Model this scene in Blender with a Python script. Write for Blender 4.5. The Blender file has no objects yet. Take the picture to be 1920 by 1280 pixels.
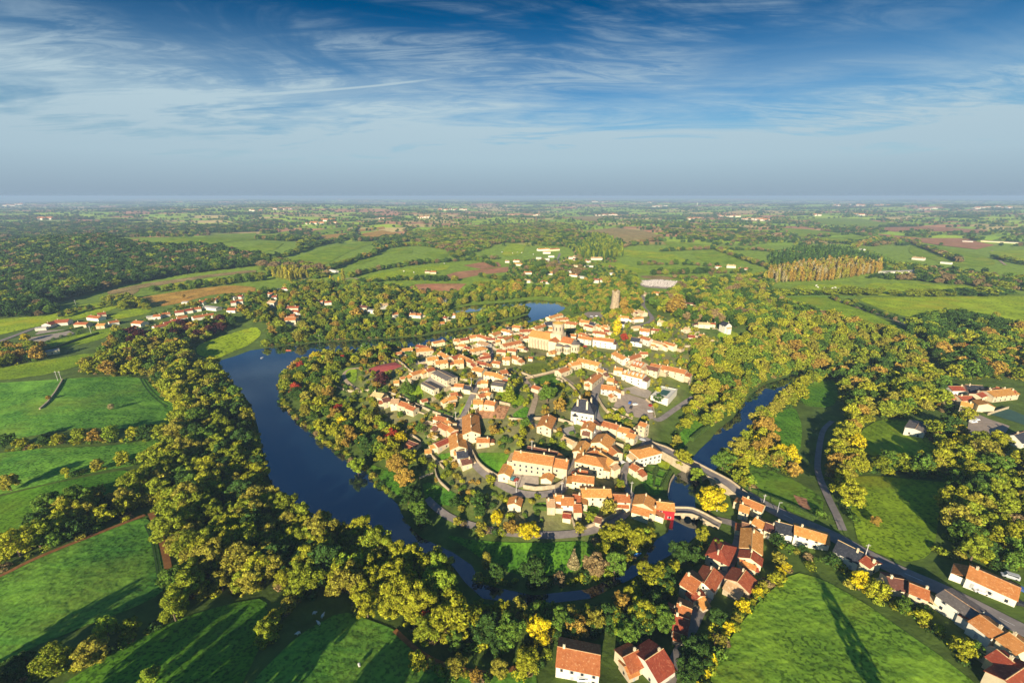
import bpy, bmesh, math, random
import numpy as np
from mathutils import Vector, Matrix
R = math.radians
random.seed(7)
CLOUD1 = (8.7, 5.2, 0); CLOUD3 = (2.2, 7.9, 0); CLOUDGAIN = 10.0; DEEP = (.02, .36, .40, 1); SKYSTR = 0.06; EXPO = 0.8; HAZE = 0.00012
scene = bpy.context.scene
# ---------------------------------------------------------------- camera
FPX, CX, CY, HCAM = 820.0, 960.0, 640.0, 160.0
PITCH = math.atan((CY - 368.0) / FPX)
cam = bpy.data.cameras.new('camera'); camo = bpy.data.objects.new('camera', cam)
scene.collection.objects.link(camo)
camo.location = (0, 0, HCAM); camo.rotation_euler = (math.pi / 2 - PITCH, 0, 0)
cam.sensor_width = 36; cam.lens = FPX / 1920 * 36; cam.clip_start = 1; cam.clip_end = 200000
scene.camera = camo
# ---------------------------------------------------------------- light
SUN_EL, SUN_AZ = 20.0, 197.0          # azimuth clockwise from +Y (the view direction)
world = bpy.data.worlds.new('World'); scene.world = world; world.use_nodes = True
nt = world.node_tree; nt.nodes.clear()
def wn(t, **kw):
    n = nt.nodes.new(t)
    for k, v in kw.items(): setattr(n, k, v)
    return n
def wmath(op, a, b=None, c=None):
    n = wn('ShaderNodeMath', operation=op)
    for i, v in enumerate((a, b, c)):
        if v is None: continue
        if isinstance(v, (int, float)): n.inputs[i].default_value = v
        else: nt.links.new(v, n.inputs[i])
    return n.outputs[0]
sky = wn('ShaderNodeTexSky', sky_type='NISHITA', sun_disc=False)
sky.sun_elevation = R(SUN_EL); sky.sun_rotation = R(SUN_AZ); sky.air_density = 1.0; sky.dust_density = 0.4; sky.ozone_density = 4.0
tc = wn('ShaderNodeTexCoord'); sep = wn('ShaderNodeSeparateXYZ'); nt.links.new(tc.outputs['Generated'], sep.inputs[0])
zc = wmath('ADD', wmath('MAXIMUM', sep.outputs[2], 0.0), 0.10)
px = wmath('DIVIDE', sep.outputs[0], zc); py = wmath('DIVIDE', sep.outputs[1], zc)
comb = wn('ShaderNodeCombineXYZ'); nt.links.new(px, comb.inputs[0]); nt.links.new(py, comb.inputs[1])
def mrange(src, a, b, c=0.0, d=1.0):
    mr = wn('ShaderNodeMapRange', interpolation_type='SMOOTHSTEP')
    for i, v in enumerate((a, b, c, d)): mr.inputs[i + 1].default_value = v
    nt.links.new(src, mr.inputs[0]); return mr.outputs[0]
def cloud(scale, rot, sx, sy, lo, hi, loc=(0, 0, 0), det=9, dist=1.2, rough=.6):
    m = wn('ShaderNodeMapping'); m.inputs['Rotation'].default_value = (0, 0, R(rot)); m.inputs['Scale'].default_value = (sx, sy, 1); m.inputs['Location'].default_value = loc
    nt.links.new(comb.outputs[0], m.inputs[0])
    n = wn('ShaderNodeTexNoise'); n.inputs['Scale'].default_value = scale; n.inputs['Detail'].default_value = det; n.inputs['Roughness'].default_value = rough; n.inputs['Distortion'].default_value = dist
    nt.links.new(m.outputs[0], n.inputs['Vector']); return mrange(n.outputs['Fac'], lo, hi)
c1 = cloud(0.5, -18, 1, 1.7, 0.38, 0.60, CLOUD1, 10, 1.8)       # cirrus sheets
c2 = cloud(1.3, -22, 1, 3.6, 0.36, 0.66, (3, 1, 0), 12, 2.2, .66)  # their streaks
c3 = cloud(0.25, 10, 1, 1.3, 0.40, 0.55, CLOUD3, 3, 0.5)        # where the sky is clear
az = wn('ShaderNodeMath', operation='ARCTAN2'); nt.links.new(sep.outputs[0], az.inputs[0]); nt.links.new(sep.outputs[1], az.inputs[1])
cl = wmath('MULTIPLY', wmath('MULTIPLY', c1, wmath('ADD', wmath('MULTIPLY', c2, 0.8), 0.2)), wmath('ADD', wmath('MULTIPLY', c3, 0.75), 0.25))
veil = mrange(sep.outputs[2], 0.33, 0.03, 0.0, 1.0)
c4 = cloud(0.8, -8, .55, 1.2, 0.30, 0.66, (7, 3, 0), 8, 1.5)
band = wmath('MULTIPLY', mrange(sep.outputs[2], 0.05, 0.10), mrange(wmath('SUBTRACT', sep.outputs[2], wmath('MULTIPLY', az.outputs[0], -0.05)), 0.24, 0.09, 0.0, 0.35))
trail = wmath('MULTIPLY', mrange(wmath('ABSOLUTE', wmath('SUBTRACT', sep.outputs[2], wmath('ADD', wmath('MULTIPLY', sep.outputs[0], .146), .2377))), 0.0026, 0.0004, 0.0, 0.5), wmath('MULTIPLY', mrange(sep.outputs[0], -.72, -.5), mrange(sep.outputs[0], -.10, -.25)))
cm = wmath('MINIMUM', wmath('ADD', wmath('ADD', wmath('MULTIPLY', cl, 0.55), trail), wmath('ADD', wmath('MULTIPLY', veil, wmath('ADD', wmath('MULTIPLY', c4, mrange(sep.outputs[2], 0.04, 0.14, 0.0, 0.55)), mrange(sep.outputs[2], 0.16, 0.03, 0.38, 1.0))), wmath('MULTIPLY', band, c4))), 0.96)
hs = wn('ShaderNodeHueSaturation'); hs.inputs['Saturation'].default_value = 1.35; hs.inputs['Value'].default_value = 1; nt.links.new(sky.outputs[0], hs.inputs['Color'])
deep = wn('ShaderNodeValToRGB'); nt.links.new(sep.outputs[2], deep.inputs[0]); e = deep.color_ramp.elements
e[0].position = 0; e[0].color = (.6, .85, .95, 1); e[1].position = .34; e[1].color = DEEP
q = e.new(.55); q.color = (.45, .95, 1.0, 1)
q = e.new(.18); q.color = (.16, .66, .76, 1)
mz = wn('ShaderNodeMixRGB', blend_type='MULTIPLY'); mz.inputs[0].default_value = 1; nt.links.new(hs.outputs[0], mz.inputs[1]); nt.links.new(deep.outputs[0], mz.inputs[2])
cr = wn('ShaderNodeValToRGB'); nt.links.new(sep.outputs[2], cr.inputs[0]); e = cr.color_ramp.elements
e[0].position = .0; e[0].color = (.275, .37, .475, 1); e[1].position = .5; e[1].color = (.25, .36, .50, 1)
for p_, c_ in ((.07, (.40, .535, .62, 1)), (.16, (.46, .60, .67, 1)), (.30, (.32, .44, .545, 1))): q = e.new(p_); q.color = c_
cg = wn('ShaderNodeVectorMath', operation='SCALE'); nt.links.new(cr.outputs[0], cg.inputs[0]); cg.inputs['Scale'].default_value = CLOUDGAIN
mixc = wn('ShaderNodeMixRGB'); nt.links.new(cm, mixc.inputs[0]); nt.links.new(mz.outputs[0], mixc.inputs[1]); nt.links.new(cg.outputs[0], mixc.inputs[2])
bg = wn('ShaderNodeBackground'); bg.inputs[1].default_value = SKYSTR; nt.links.new(mixc.outputs[0], bg.inputs[0])
out = wn('ShaderNodeOutputWorld'); nt.links.new(bg.outputs[0], out.inputs[0])
sd = bpy.data.lights.new('sun', 'SUN'); sd.energy = 5.0; sd.angle = R(0.5); sd.color = (1.0, 0.87, 0.68)
so = bpy.data.objects.new('sun', sd); scene.collection.objects.link(so)
SUNV = Vector((math.sin(R(SUN_AZ)) * math.cos(R(SUN_EL)), math.cos(R(SUN_AZ)) * math.cos(R(SUN_EL)), math.sin(R(SUN_EL))))
so.rotation_euler = SUNV.to_track_quat('Z', 'Y').to_euler()
scene.view_settings.view_transform = 'Standard'; scene.view_settings.look = 'None'
scene.view_settings.exposure = EXPO; scene.view_settings.gamma = 1; scene.view_settings.use_curve_mapping = False
scene.cycles.use_denoising = True; scene.cycles.max_bounces = 4; scene.cycles.diffuse_bounces = 2; scene.cycles.glossy_bounces = 2
scene.cycles.transmission_bounces = 2; scene.cycles.volume_bounces = 0; scene.cycles.volume_max_steps = 8; scene.cycles.transparent_max_bounces = 4
scene.cycles.caustics_reflective = False; scene.cycles.caustics_refractive = False
COL = scene.collection
RIVER = """412,676 440,668 470,657 520,650 600,642 700,637 790,631 830,624 889,614 930,605 965,598 990,590 996,580 975,577 940,578 890,584 850,588 845,580 880,573 952,567 1009,562 1052,566 1068,571 1056,581 1035,592 1008,600 985,606 955,608 900,620 860,631 830,640 795,647 720,655 650,665 590,668 548,683 527,705 522,735 530,765 555,785 583,805 600,826 640,850 665,868 690,885 700,905 725,925 745,945 762,980 790,1008 850,1036 885,1060 902,1095 1000,1116 1100,1105 1165,1075 1205,1045 1232,1010 1252,998 1258,975 1262,955 1251,930 1257,905 1264,892 1276,886 1290,868 1310,845 1332,824 1345,807 1374,785 1388,765 1408,740 1432,722 1480,706 1560,690 1560,700 1500,718 1466,739 1438,768 1412,797 1386,832 1358,856 1342,880 1318,900 1305,915 1303,945 1310,972 1305,1005 1279,1029 1222,1060 1185,1085 1108,1122 1000,1135 905,1122 872,1092 845,1056 785,1032 745,1018 700,1008 650,990 590,972 545,952 512,918 494,864 484,802 470,757 440,724 412,690"""
FIELDS = """crop|0,1080 60,1050 150,1015 270,968 290,985 302,1040 320,1085 300,1115 250,1140 150,1178 60,1215 0,1250 -120,1300 -120,1120
lush|40,1330 130,1275 200,1232 330,1162 430,1132 500,1120 505,1180 450,1290 400,1400 40,1400
crop|400,1400 470,1280 560,1190 640,1145 700,1165 740,1180 790,1225 850,1252 920,1264 985,1247 1010,1260 990,1400
crop|-60,722 0,718 110,712 270,706 290,730 335,765 330,800 300,808 150,802 0,830 -60,840
crop|-60,860 0,850 100,840 200,838 310,820 320,850 270,870 180,885 100,905 0,928 -60,940
lush|-60,945 0,932 100,907 260,877 245,925 90,962 60,988 0,1010 -60,1020
meadow|-60,710 0,690 60,680 180,660 170,680 100,700 0,714
bright|-40,605 0,598 95,592 110,582 150,572 190,567 226,570 215,580 165,595 80,610 0,628 -40,635
bright|205,592 245,578 290,582 270,590 215,600
ochre|252,560 300,552 380,540 430,535 480,538 478,548 400,552 370,560 330,570 300,575 275,568
bright|300,535 340,528 400,522 420,522 415,530 340,545 305,545
reed|195,560 230,548 260,540 262,545 245,555 200,566
reed|200,547 260,534 330,524 400,514 480,506 480,511 400,519 340,529 250,543 205,554
bright|367,650 400,635 450,620 480,612 492,625 470,645 440,658 410,672 395,672 370,665
meadow|85,642 130,632 217,612 215,625 180,640 100,655
meadow|540,488 620,464 710,450 718,453 660,470 640,480 610,497 575,500
meadow|700,470 775,465 772,477 705,474
meadow|650,492 700,482 708,485 672,497
bright|675,525 705,513 775,502 845,495 840,505 795,512 770,524 690,528
soil|823,520 855,510 905,505 955,500 952,510 905,515 850,525
soil|868,498 905,492 935,492 940,500 903,505
soil|755,545 780,533 815,532 875,532 860,545 805,552
bright|695,535 760,530 745,540 700,542
ochre|552,455 592,442 655,437 630,450
ochre|665,432 720,425 722,429 670,435
ochre|670,447 680,438 717,432 775,442 730,443 705,450
meadow|577,442 590,432 652,427 650,433
meadow|480,443 540,433 545,440 485,447
meadow|480,455 535,455 515,470 480,475
meadow|722,460 765,453 818,455 800,462
meadow|792,480 802,472 845,474 835,485
bright|940,482 948,462 960,456 985,460 980,478
tan|1082,435 1150,427 1202,432 1245,443 1232,450 1185,458 1165,452 1135,442
tan|1047,407 1135,405 1120,414 1100,415
meadow|1240,452 1335,460 1337,466 1260,465
bright|1165,467 1255,475 1298,492 1285,495 1235,485 1170,482
meadow|1292,472 1342,470 1400,487 1370,495 1317,492
bright|1115,496 1155,492 1185,500 1225,512 1180,512
meadow|1212,500 1310,502 1305,508 1240,510
reed|1197,517 1247,517 1270,524 1210,523
dry|1160,520 1190,518 1200,525 1175,528
bright|1600,558 1700,557 1980,555 1980,618 1850,600 1790,597 1710,596 1665,585
meadow|1440,557 1502,555 1552,557 1665,602 1700,620 1672,625 1640,612 1560,590 1500,575
bright|1470,535 1612,532 1600,553 1550,553
bright|1625,530 1715,532 1852,540 1815,552 1690,556 1612,552
bright|1852,472 1960,466 1960,492 1870,487
meadow|1587,465 1630,467 1680,490 1652,492
meadow|1710,455 1835,475 1875,497 1815,502 1740,485 1702,475
soil|1630,437 1727,447 1800,447 1865,460 1830,468 1760,460 1665,445
soil|1630,427 1740,425 1852,432 1850,438 1715,433 1677,435
meadow|1490,410 1615,410 1677,421 1630,427 1540,420
meadow|1450,427 1515,430 1590,440 1502,445
meadow|1530,447 1610,442 1630,448 1570,456
soil|252,460 302,456 300,463
tan|210,452 262,448 258,453 212,456
meadow|305,452 400,440 480,437 480,450 400,458 320,460
meadow|415,470 480,460 500,478 455,480
meadow|1580,895 1640,892 1720,900 1780,905 1760,960 1755,1010 1740,1045 1700,1055 1650,1040 1610,1020 1600,980 1590,930
cropb|1488,1072 1540,1085 1620,1130 1700,1187 1760,1228 1820,1275 1900,1340 1850,1420 1250,1420 1290,1340 1330,1270 1372,1190 1430,1120
meadow|1610,810 1650,785 1700,790 1735,800 1760,850 1740,865 1660,862 1620,850
lush|1445,780 1490,760 1505,800 1500,850 1480,850 1450,820
lush|1505,725 1560,703 1575,740 1560,765 1500,760
lush|1262,828 1290,795 1335,775 1338,790 1315,808 1290,828 1275,845
meadow|1340,625 1380,620 1395,650 1360,650
lush|830,1002 900,1014 1000,1020 1110,1014 1120,1045 1060,1080 960,1078 905,1050 880,1030
lush|690,868 760,895 768,940 745,930 705,890
lush|790,900 850,920 870,950 800,945
dry|972,685 1015,679 1040,691 995,705
garden|996,710 1030,702 1060,700 1040,725 1010,725
lush|894,848 957,850 946,871 932,890 915,881 896,865
gravel|962,880 1010,886 1010,909 982,912 970,915 955,895
soil|894,774 906,766 935,760 956,763 945,786 894,784
lush|962,775 992,760 988,787 962,785
meadow|930,735 960,735 985,745 975,765 935,752
court|809,704 837,724 820,735 795,716
court|775,680 795,674 812,686 790,694
redcourt|682,697 740,679 754,687 712,703
parking|1150,762 1163,735 1210,749 1221,755 1226,785 1215,787 1182,780
parking|1080,596 1101,585 1135,585 1135,592 1120,600
meadow|1116,584 1137,571 1152,574 1147,582
gravel|1180,527 1235,523 1285,529 1277,536 1255,542 1210,539
parking|1819,771 1855,786 1893,799 1877,826 1832,829 1812,816
greencourt|1853,776 1889,766 1930,783 1930,800
lush|1268,858 1300,872 1296,884 1276,882
meadow|1232,862 1258,868 1250,885 1232,872
lush|1207,885 1243,882 1252,895 1240,925 1222,930 1200,905
garden|1090,945 1120,940 1125,965 1095,965
garden|1000,945 1027,942 1030,955 998,957
meadow|765,715 790,725 795,745 775,752 765,735
meadow|860,770 872,755 895,748 885,765 865,785
lush|820,852 850,848 848,860 828,866
meadow|645,690 670,690 668,720 650,712
meadow|590,690 610,690 615,705 595,710
gravel|50,640 75,620 125,618 140,625 90,638 60,650
court|1040,808 1075,798 1080,812 1060,818
gravel|1170,728 1200,722 1222,735 1215,748 1165,733
garden|1395,870 1440,880 1500,905 1545,935 1540,975 1480,960 1430,930 1390,900
soil|1487,928 1512,935 1520,955 1502,955"""
ROADS = """asphalt|6|1135,690 1122,724 1114,741 1114,770 1122,785 1126,794 1120,809 1107,826 1100,838 1085,862 1072,885 1062,905
asphalt|7|1126,790 1145,797 1170,806 1192,815 1222,831
asphalt|7|1397,925 1434,948 1481,972 1527,990 1566,1008 1622,1040 1688,1073 1757,1102 1815,1130 1864,1155 1925,1186 2000,1220
asphalt|3.2|1580,995 1566,961 1551,930 1534,891 1532,868 1537,830 1543,805 1560,790
asphalt|4.2|1212,828 1198,850 1180,868 1168,888 1169,906 1178,922 1190,934
asphalt|4.2|1190,934 1180,955 1160,975 1130,990 1090,1000 1040,1005 990,1003 930,997 880,985 840,970 815,950 800,935
asphalt|5|1190,934 1222,952 1258,953
asphalt|4.4|1338,973 1376,981 1387,994 1384,1022 1370,1054 1353,1082 1329,1110 1314,1140 1295,1180 1280,1210 1262,1250 1250,1290 1240,1340
asphalt|4.5|905,705 892,729 880,755 865,786 861,794 870,812 875,831 881,852 890,871 909,890 940,910 965,923 990,928 1021,929 1052,922 1065,902
track|4|984,712 1000,733 1005,745 998,770 990,790 1003,800 1045,805
track|3.5|935,702 960,707 984,712 1010,705 1040,698 1062,690
asphalt|6|-40,655 0,640 40,625 75,612 150,606
track|4|1553,556 1600,575 1665,595 1710,615 1726,622
asphalt|5|1200,547 1207,557 1205,575 1212,582 1226,599 1210,608 1190,612
asphalt|6|1050,475 1045,488 1052,500
dirt|2.6|283,962 300,1000 312,1045 318,1080
dirt|2|-60,1105 0,1082 60,1050 150,1014 272,966
track|5|510,510 546,519 584,525 621,532 660,520 672,524
track|3|680,690 655,692 644,700 646,712 658,724 672,732
asphalt|4|906,640 920,652 922,668 915,690 905,705
track|3|1045,700 1062,712 1080,725
asphalt|4|1226,785 1235,790 1262,770 1300,745
dirt|2|740,1182 790,1228 850,1254 920,1266 985,1248
rut|0.7|272,985 284,1010 292,1050 297,1088
rut|0.7|278,983 290,1008 298,1048 303,1086
rut|0.6|268,708 280,728 300,748 318,758
rut|0.6|262,709 274,730 295,752 314,763
track|5|1860,470 1870,485 1885,497"""
WALLS = """2.4|884,846 896,869 915,886 940,900 966,910
2.4|981,915 1010,920 1050,915 1071,882 1087,859
2.2|1069,967 1080,997 1116,986 1147,971 1172,956 1183,941
2.0|972,715 990,709 1035,699 1060,690
2.4|1122,750 1130,765 1141,777 1185,790
2.0|1147,768 1165,773 1186,785
2.0|635,750 655,770 677,781
1.8|627,725 650,734 670,736 700,732
1.8|724,735 752,745 794,766 817,776 852,785
1.8|760,812 777,820 789,830
1.8|801,821 832,806
1.8|814,875 822,869 850,862 862,872
1.8|815,876 817,890 822,902 842,921
1.8|805,851 820,866 832,879
1.0|786,897 812,888
2.0|932,755 957,761
2.2|999,787 1040,786 1075,797
2.0|954,787 985,790
2.2|1282,651 1310,650 1345,643
2.0|1295,630 1320,636 1345,642
1.8|1852,778 1890,766
1.6|1264,893 1256,905 1252,930
1.8|1228,783 1223,760 1211,750
2.0|1040,700 1060,715 1075,728 1085,740
1.8|978,700 1000,709
1.6|1166,890 1165,906 1172,918
2.0|1024,805 1050,812 1060,820
1.8|720,682 742,674 760,690 775,700
1.8|845,700 860,712 880,715
1.6|1000,855 985,852 965,848"""
# ---------------------------------------------------------------- pixel of the survey photo -> point on the terrain
def parse(s): return [tuple(float(a) for a in t.split(',')) for t in s.split()]
cp, sp = math.cos(PITCH), math.sin(PITCH)
def rays(P):
    P = np.asarray(P, float); a = (P[:, 0] - CX) / FPX; b = -(P[:, 1] - CY) / FPX
    return np.stack([a, cp + b * sp, -sp + b * cp], 1)
def plane(P, z=0.0):
    d = rays(P); t = (z - HCAM) / d[:, 2]
    return np.stack([d[:, 0] * t, d[:, 1] * t], 1)
RIVER_PX = parse(RIVER)
RIV = plane(RIVER_PX)
def inside(poly, x, y):
    x = np.asarray(x, float); y = np.asarray(y, float); r = np.zeros(x.shape, bool); n = len(poly); j = n - 1
    for i in range(n):
        xi, yi = poly[i]; xj, yj = poly[j]
        if yi != yj:
            r ^= ((yi > y) != (yj > y)) & (x < (xj - xi) * (y - yi) / (yj - yi) + xi)
        j = i
    return r
def dist_poly(poly, x, y, closed=True):
    d = np.full(np.shape(x), 1e9); n = len(poly)
    for i in range(n if closed else n - 1):
        ax, ay = poly[i]; bx, by = poly[(i + 1) % n]
        ex, ey = bx - ax, by - ay; L = ex * ex + ey * ey + 1e-9
        t = np.clip(((x - ax) * ex + (y - ay) * ey) / L, 0, 1)
        d = np.minimum(d, np.hypot(x - ax - t * ex, y - ay - t * ey))
    return d
GX0, GY0, GS = -560.0, 40.0, 4.0; GNX, GNY = 330, 240
_gx, _gy = np.meshgrid(GX0 + np.arange(GNX) * GS, GY0 + np.arange(GNY) * GS)
DG = dist_poly(RIV, _gx, _gy); DG[inside(RIV, _gx, _gy)] = 0
def smooth(t): t = np.clip(t, 0, 1); return t * t * (3 - 2 * t)
def hz(x, y):
    x = np.asarray(x, float); y = np.asarray(y, float)
    fx = np.clip((x - GX0) / GS, 0, GNX - 1.001); fy = np.clip((y - GY0) / GS, 0, GNY - 1.001)
    i = fx.astype(int); j = fy.astype(int); u = fx - i; v = fy - j
    d = (DG[j, i] * (1 - u) + DG[j, i + 1] * u) * (1 - v) + (DG[j + 1, i] * (1 - u) + DG[j + 1, i + 1] * u) * v
    outd = np.hypot(np.maximum(0, np.maximum(GX0 - x, x - (GX0 + GNX * GS))), np.maximum(0, np.maximum(GY0 - y, y - (GY0 + GNY * GS))))
    s = smooth((d + outd) / 120.0)
    A = np.clip((y - 1000) / 3000, 0, 1)
    rel = 14 + 5 * np.sin(x / 260 + 1) * np.sin(y / 230 + .4)
    rel = rel + A * (26 * np.sin(x / 1500 + .5) * np.sin(y / 1900 + 2) + 10 * np.sin(x / 700 + y / 1100) + 18 * np.clip((y - 6000) / 12000, 0, 1) * np.sin(x / 3100 + y / 4000))
    rel = rel + 34 * np.exp(-((x + 1050) ** 2 / (2 * 330 ** 2) + (y - 1250) ** 2 / (2 * 200 ** 2)))
    return rel * s
def G(P):
    d = rays(P); z = np.zeros(len(d)) + 8.0
    for _ in range(60):
        t = (z - HCAM) / np.minimum(d[:, 2], -0.004)
        z = z * 0.5 + 0.5 * hz(d[:, 0] * t, d[:, 1] * t)
    t = (z - HCAM) / np.minimum(d[:, 2], -0.004)
    return np.stack([d[:, 0] * t, d[:, 1] * t, z], 1)
def proj(x, y, z):
    dz = z - HCAM; dep = y * cp - dz * sp; up = y * sp + dz * cp
    return CX + FPX * x / dep, CY - FPX * up / dep
# ---------------------------------------------------------------- material helpers
def mat(name, col, rough=0.85, var=0.25, scale=3.0, col2=None, bump=0.0, spec=0.2, det=5, obj=False, extra=None):
    m = bpy.data.materials.new(name); m.use_nodes = True; t = m.node_tree; t.nodes.clear()
    o = t.nodes.new('ShaderNodeOutputMaterial'); b = t.nodes.new('ShaderNodeBsdfPrincipled'); t.links.new(b.outputs[0], o.inputs[0])
    b.inputs['Roughness'].default_value = rough; b.inputs['Specular IOR Level'].default_value = spec
    g = t.nodes.new('ShaderNodeTexCoord' if obj else 'ShaderNodeNewGeometry'); co = g.outputs['Object'] if obj else g.outputs['Position']
    n = t.nodes.new('ShaderNodeTexNoise'); n.inputs['Scale'].default_value = 1 / scale; n.inputs['Detail'].default_value = det; n.inputs['Roughness'].default_value = 0.65
    t.links.new(co, n.inputs['Vector'])
    c2 = col2 or tuple(c * (1 - var) for c in col); c1 = col if col2 else tuple(min(1, c * (1 + var)) for c in col)
    r = t.nodes.new('ShaderNodeValToRGB'); r.color_ramp.elements[0].position = .34; r.color_ramp.elements[1].position = .66
    r.color_ramp.elements[0].color = (*c2, 1); r.color_ramp.elements[1].color = (*c1, 1)
    t.links.new(n.outputs['Fac'], r.inputs[0]); last = r.outputs[0]
    if extra: last = extra(t, co, last)
    if obj:
        oi = t.nodes.new('ShaderNodeObjectInfo'); hv = t.nodes.new('ShaderNodeHueSaturation'); mr = t.nodes.new('ShaderNodeMapRange'); mr.inputs[3].default_value = .72; mr.inputs[4].default_value = 1.12
        t.links.new(oi.outputs['Random'], mr.inputs[0]); t.links.new(mr.outputs[0], hv.inputs['Value']); mr2 = t.nodes.new('ShaderNodeMapRange'); mr2.inputs[3].default_value = .488; mr2.inputs[4].default_value = .515
        t.links.new(oi.outputs['Random'], mr2.inputs[0]); t.links.new(mr2.outputs[0], hv.inputs['Hue']); t.links.new(last, hv.inputs['Color']); last = hv.outputs[0]
    t.links.new(last, b.inputs['Base Color'])
    if bump:
        n2 = t.nodes.new('ShaderNodeTexNoise'); n2.inputs['Scale'].default_value = 1 / (scale * .22); n2.inputs['Detail'].default_value = 4
        t.links.new(co, n2.inputs['Vector'])
        bp = t.nodes.new('ShaderNodeBump'); bp.inputs['Distance'].default_value = bump; bp.inputs['Strength'].default_value = 1
        t.links.new(n2.outputs['Fac'], bp.inputs['Height']); t.links.new(bp.outputs[0], b.inputs['Normal'])
    return m
def mixnoise(col, scale, lo, hi, fac=1.0, stretch=None, rot=0):
    def f(t, co, last):
        v = co
        if stretch:
            m = t.nodes.new('ShaderNodeMapping'); m.inputs['Scale'].default_value = stretch; m.inputs['Rotation'].default_value = (0, 0, R(rot)); t.links.new(co, m.inputs[0]); v = m.outputs[0]
        n = t.nodes.new('ShaderNodeTexNoise'); n.inputs['Scale'].default_value = 1 / scale; n.inputs['Detail'].default_value = 4; t.links.new(v, n.inputs['Vector'])
        r = t.nodes.new('ShaderNodeMapRange'); r.inputs[1].default_value = lo; r.inputs[2].default_value = hi; r.inputs[4].default_value = fac; t.links.new(n.outputs['Fac'], r.inputs[0])
        x = t.nodes.new('ShaderNodeMixRGB'); t.links.new(r.outputs[0], x.inputs[0]); t.links.new(last, x.inputs[1]); x.inputs[2].default_value = (*col, 1)
        return x.outputs[0]
    return f
def rows(period, rot, fac):
    def f(t, co, last):
        m = t.nodes.new('ShaderNodeMapping'); m.inputs['Rotation'].default_value = (0, 0, R(rot)); t.links.new(co, m.inputs[0])
        w = t.nodes.new('ShaderNodeTexWave'); w.wave_type = 'BANDS'; w.bands_direction = 'X'; w.inputs['Scale'].default_value = .314 / period; w.inputs['Distortion'].default_value = 2.2; w.inputs['Detail'].default_value = 3; w.inputs['Detail Scale'].default_value = .3; t.links.new(m.outputs[0], w.inputs[0])
        x = t.nodes.new('ShaderNodeMixRGB'); x.blend_type = 'MULTIPLY'; x.inputs[0].default_value = fac; t.links.new(last, x.inputs[1]); t.links.new(w.outputs[0], x.inputs[2]); return x.outputs[0]
    return f
def chain(*fs):
    def f(t, co, last):
        for g in fs: last = g(t, co, last)
        return last
    return f
M = {}
def FM(name, c1, c2, tuft=1.6, bump=.35, rot=0, streak=None):
    fs = [mixnoise(tuple(c * .4 for c in c2), tuft, .49, .60, .85), mixnoise(tuple(min(1, c * 1.25) for c in c1), 22, .5, .72, .7), mixnoise((c1[0] * 1.25, c1[1] * .82, c1[2]), 38, .52, .7, .55)]
    if streak: fs.append(mixnoise(streak, 6, .55, .7, .5, (0.12, 1.6, 1), rot))
    if name in ('crop', 'cropb', 'meadow', 'bright', 'soil', 'tan', 'ochre', 'lush'): fs.append(rows(4.2 if name != 'crop' else 3.2, rot, .17))
    M[name] = mat('field_' + name, c1, .9, 0, 28, c2, bump, .05, 5, extra=chain(*fs))
FM('lush', (.17, .38, .025), (.07, .21, .02), 1.1, .5)
FM('crop', (.22, .46, .045), (.095, .27, .035), 1.3, .9, 30, (.10, .31, .04))
FM('cropb', (.34, .54, .04), (.17, .34, .03), 1.2, .9, -40, (.22, .42, .04))
FM('meadow', (.33, .46, .022), (.18, .30, .018), 1.3, .4, 12, (.26, .38, .03))
FM('bright', (.42, .54, .02), (.28, .40, .016), 2.4, .25, 8, (.33, .43, .04))
FM('dry', (.22, .27, .035), (.13, .17, .025), 1.3, .35)
FM('garden', (.17, .33, .025), (.07, .14, .02), 2.2, .6)
FM('ochre', (.62, .37, .07), (.45, .26, .05), 2, .2, 5, (.5, .31, .07))
FM('tan', (.50, .38, .13), (.38, .29, .09), 2, .1, 5, (.42, .38, .12))
FM('soil', (.56, .29, .14), (.46, .23, .10), 1.5, .3, 8, (.40, .17, .09))
FM('reed', (.42, .30, .12), (.26, .21, .07), 2, .3)
M['gravel'] = mat('gravel', (.36, .30, .23), .95, .15, 2.2, None, .03)
M['court'] = mat('tarmac_court', (.34, .30, .25), .95, .15, 3)
M['parking'] = mat('parking', (.36, .28, .21), .95, .18, 3, extra=mixnoise((.33, .27, .2), 1, .5, .6, .5, (.1, 1, 1), 20))
M['rut'] = mat('wheel_rut', (.05, .11, .02), .95, .2, 2)
M['asphalt'] = mat('asphalt', (.25, .215, .185), .9, .2, 4, extra=mixnoise((.33, .285, .24), 3, .5, .7, .5))
M['dirt'] = mat('dirt', (.34, .15, .045), .95, .3, 2)
M['track'] = mat('track', (.40, .30, .19), .95, .2, 2)
M['redcourt'] = mat('red_court', (.42, .085, .07), .9, .12, 6)
M['greencourt'] = mat('green_court', (.05, .11, .08), .9, .12, 6)
M['stone'] = mat('stone', (.56, .46, .29), .9, 0, 1.5, (.40, .31, .19), .05, extra=mixnoise((.27, .23, .15), 1, .56, .7, .5))
M['render'] = mat('wall_render', (.74, .63, .40), .9, .1, 3, obj=True)
M['white'] = mat('wall_white', (.80, .75, .60), .9, .06, 3, obj=True)
M['redwall'] = mat('wall_red', (.62, .05, .03), .8, .1, 3, obj=True)
M['limestone'] = mat('limestone', (.66, .55, .35), .9, .12, 2.5, None, .03, obj=True, extra=mixnoise((.38, .31, .2), 1.6, .52, .68, .4))
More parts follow.
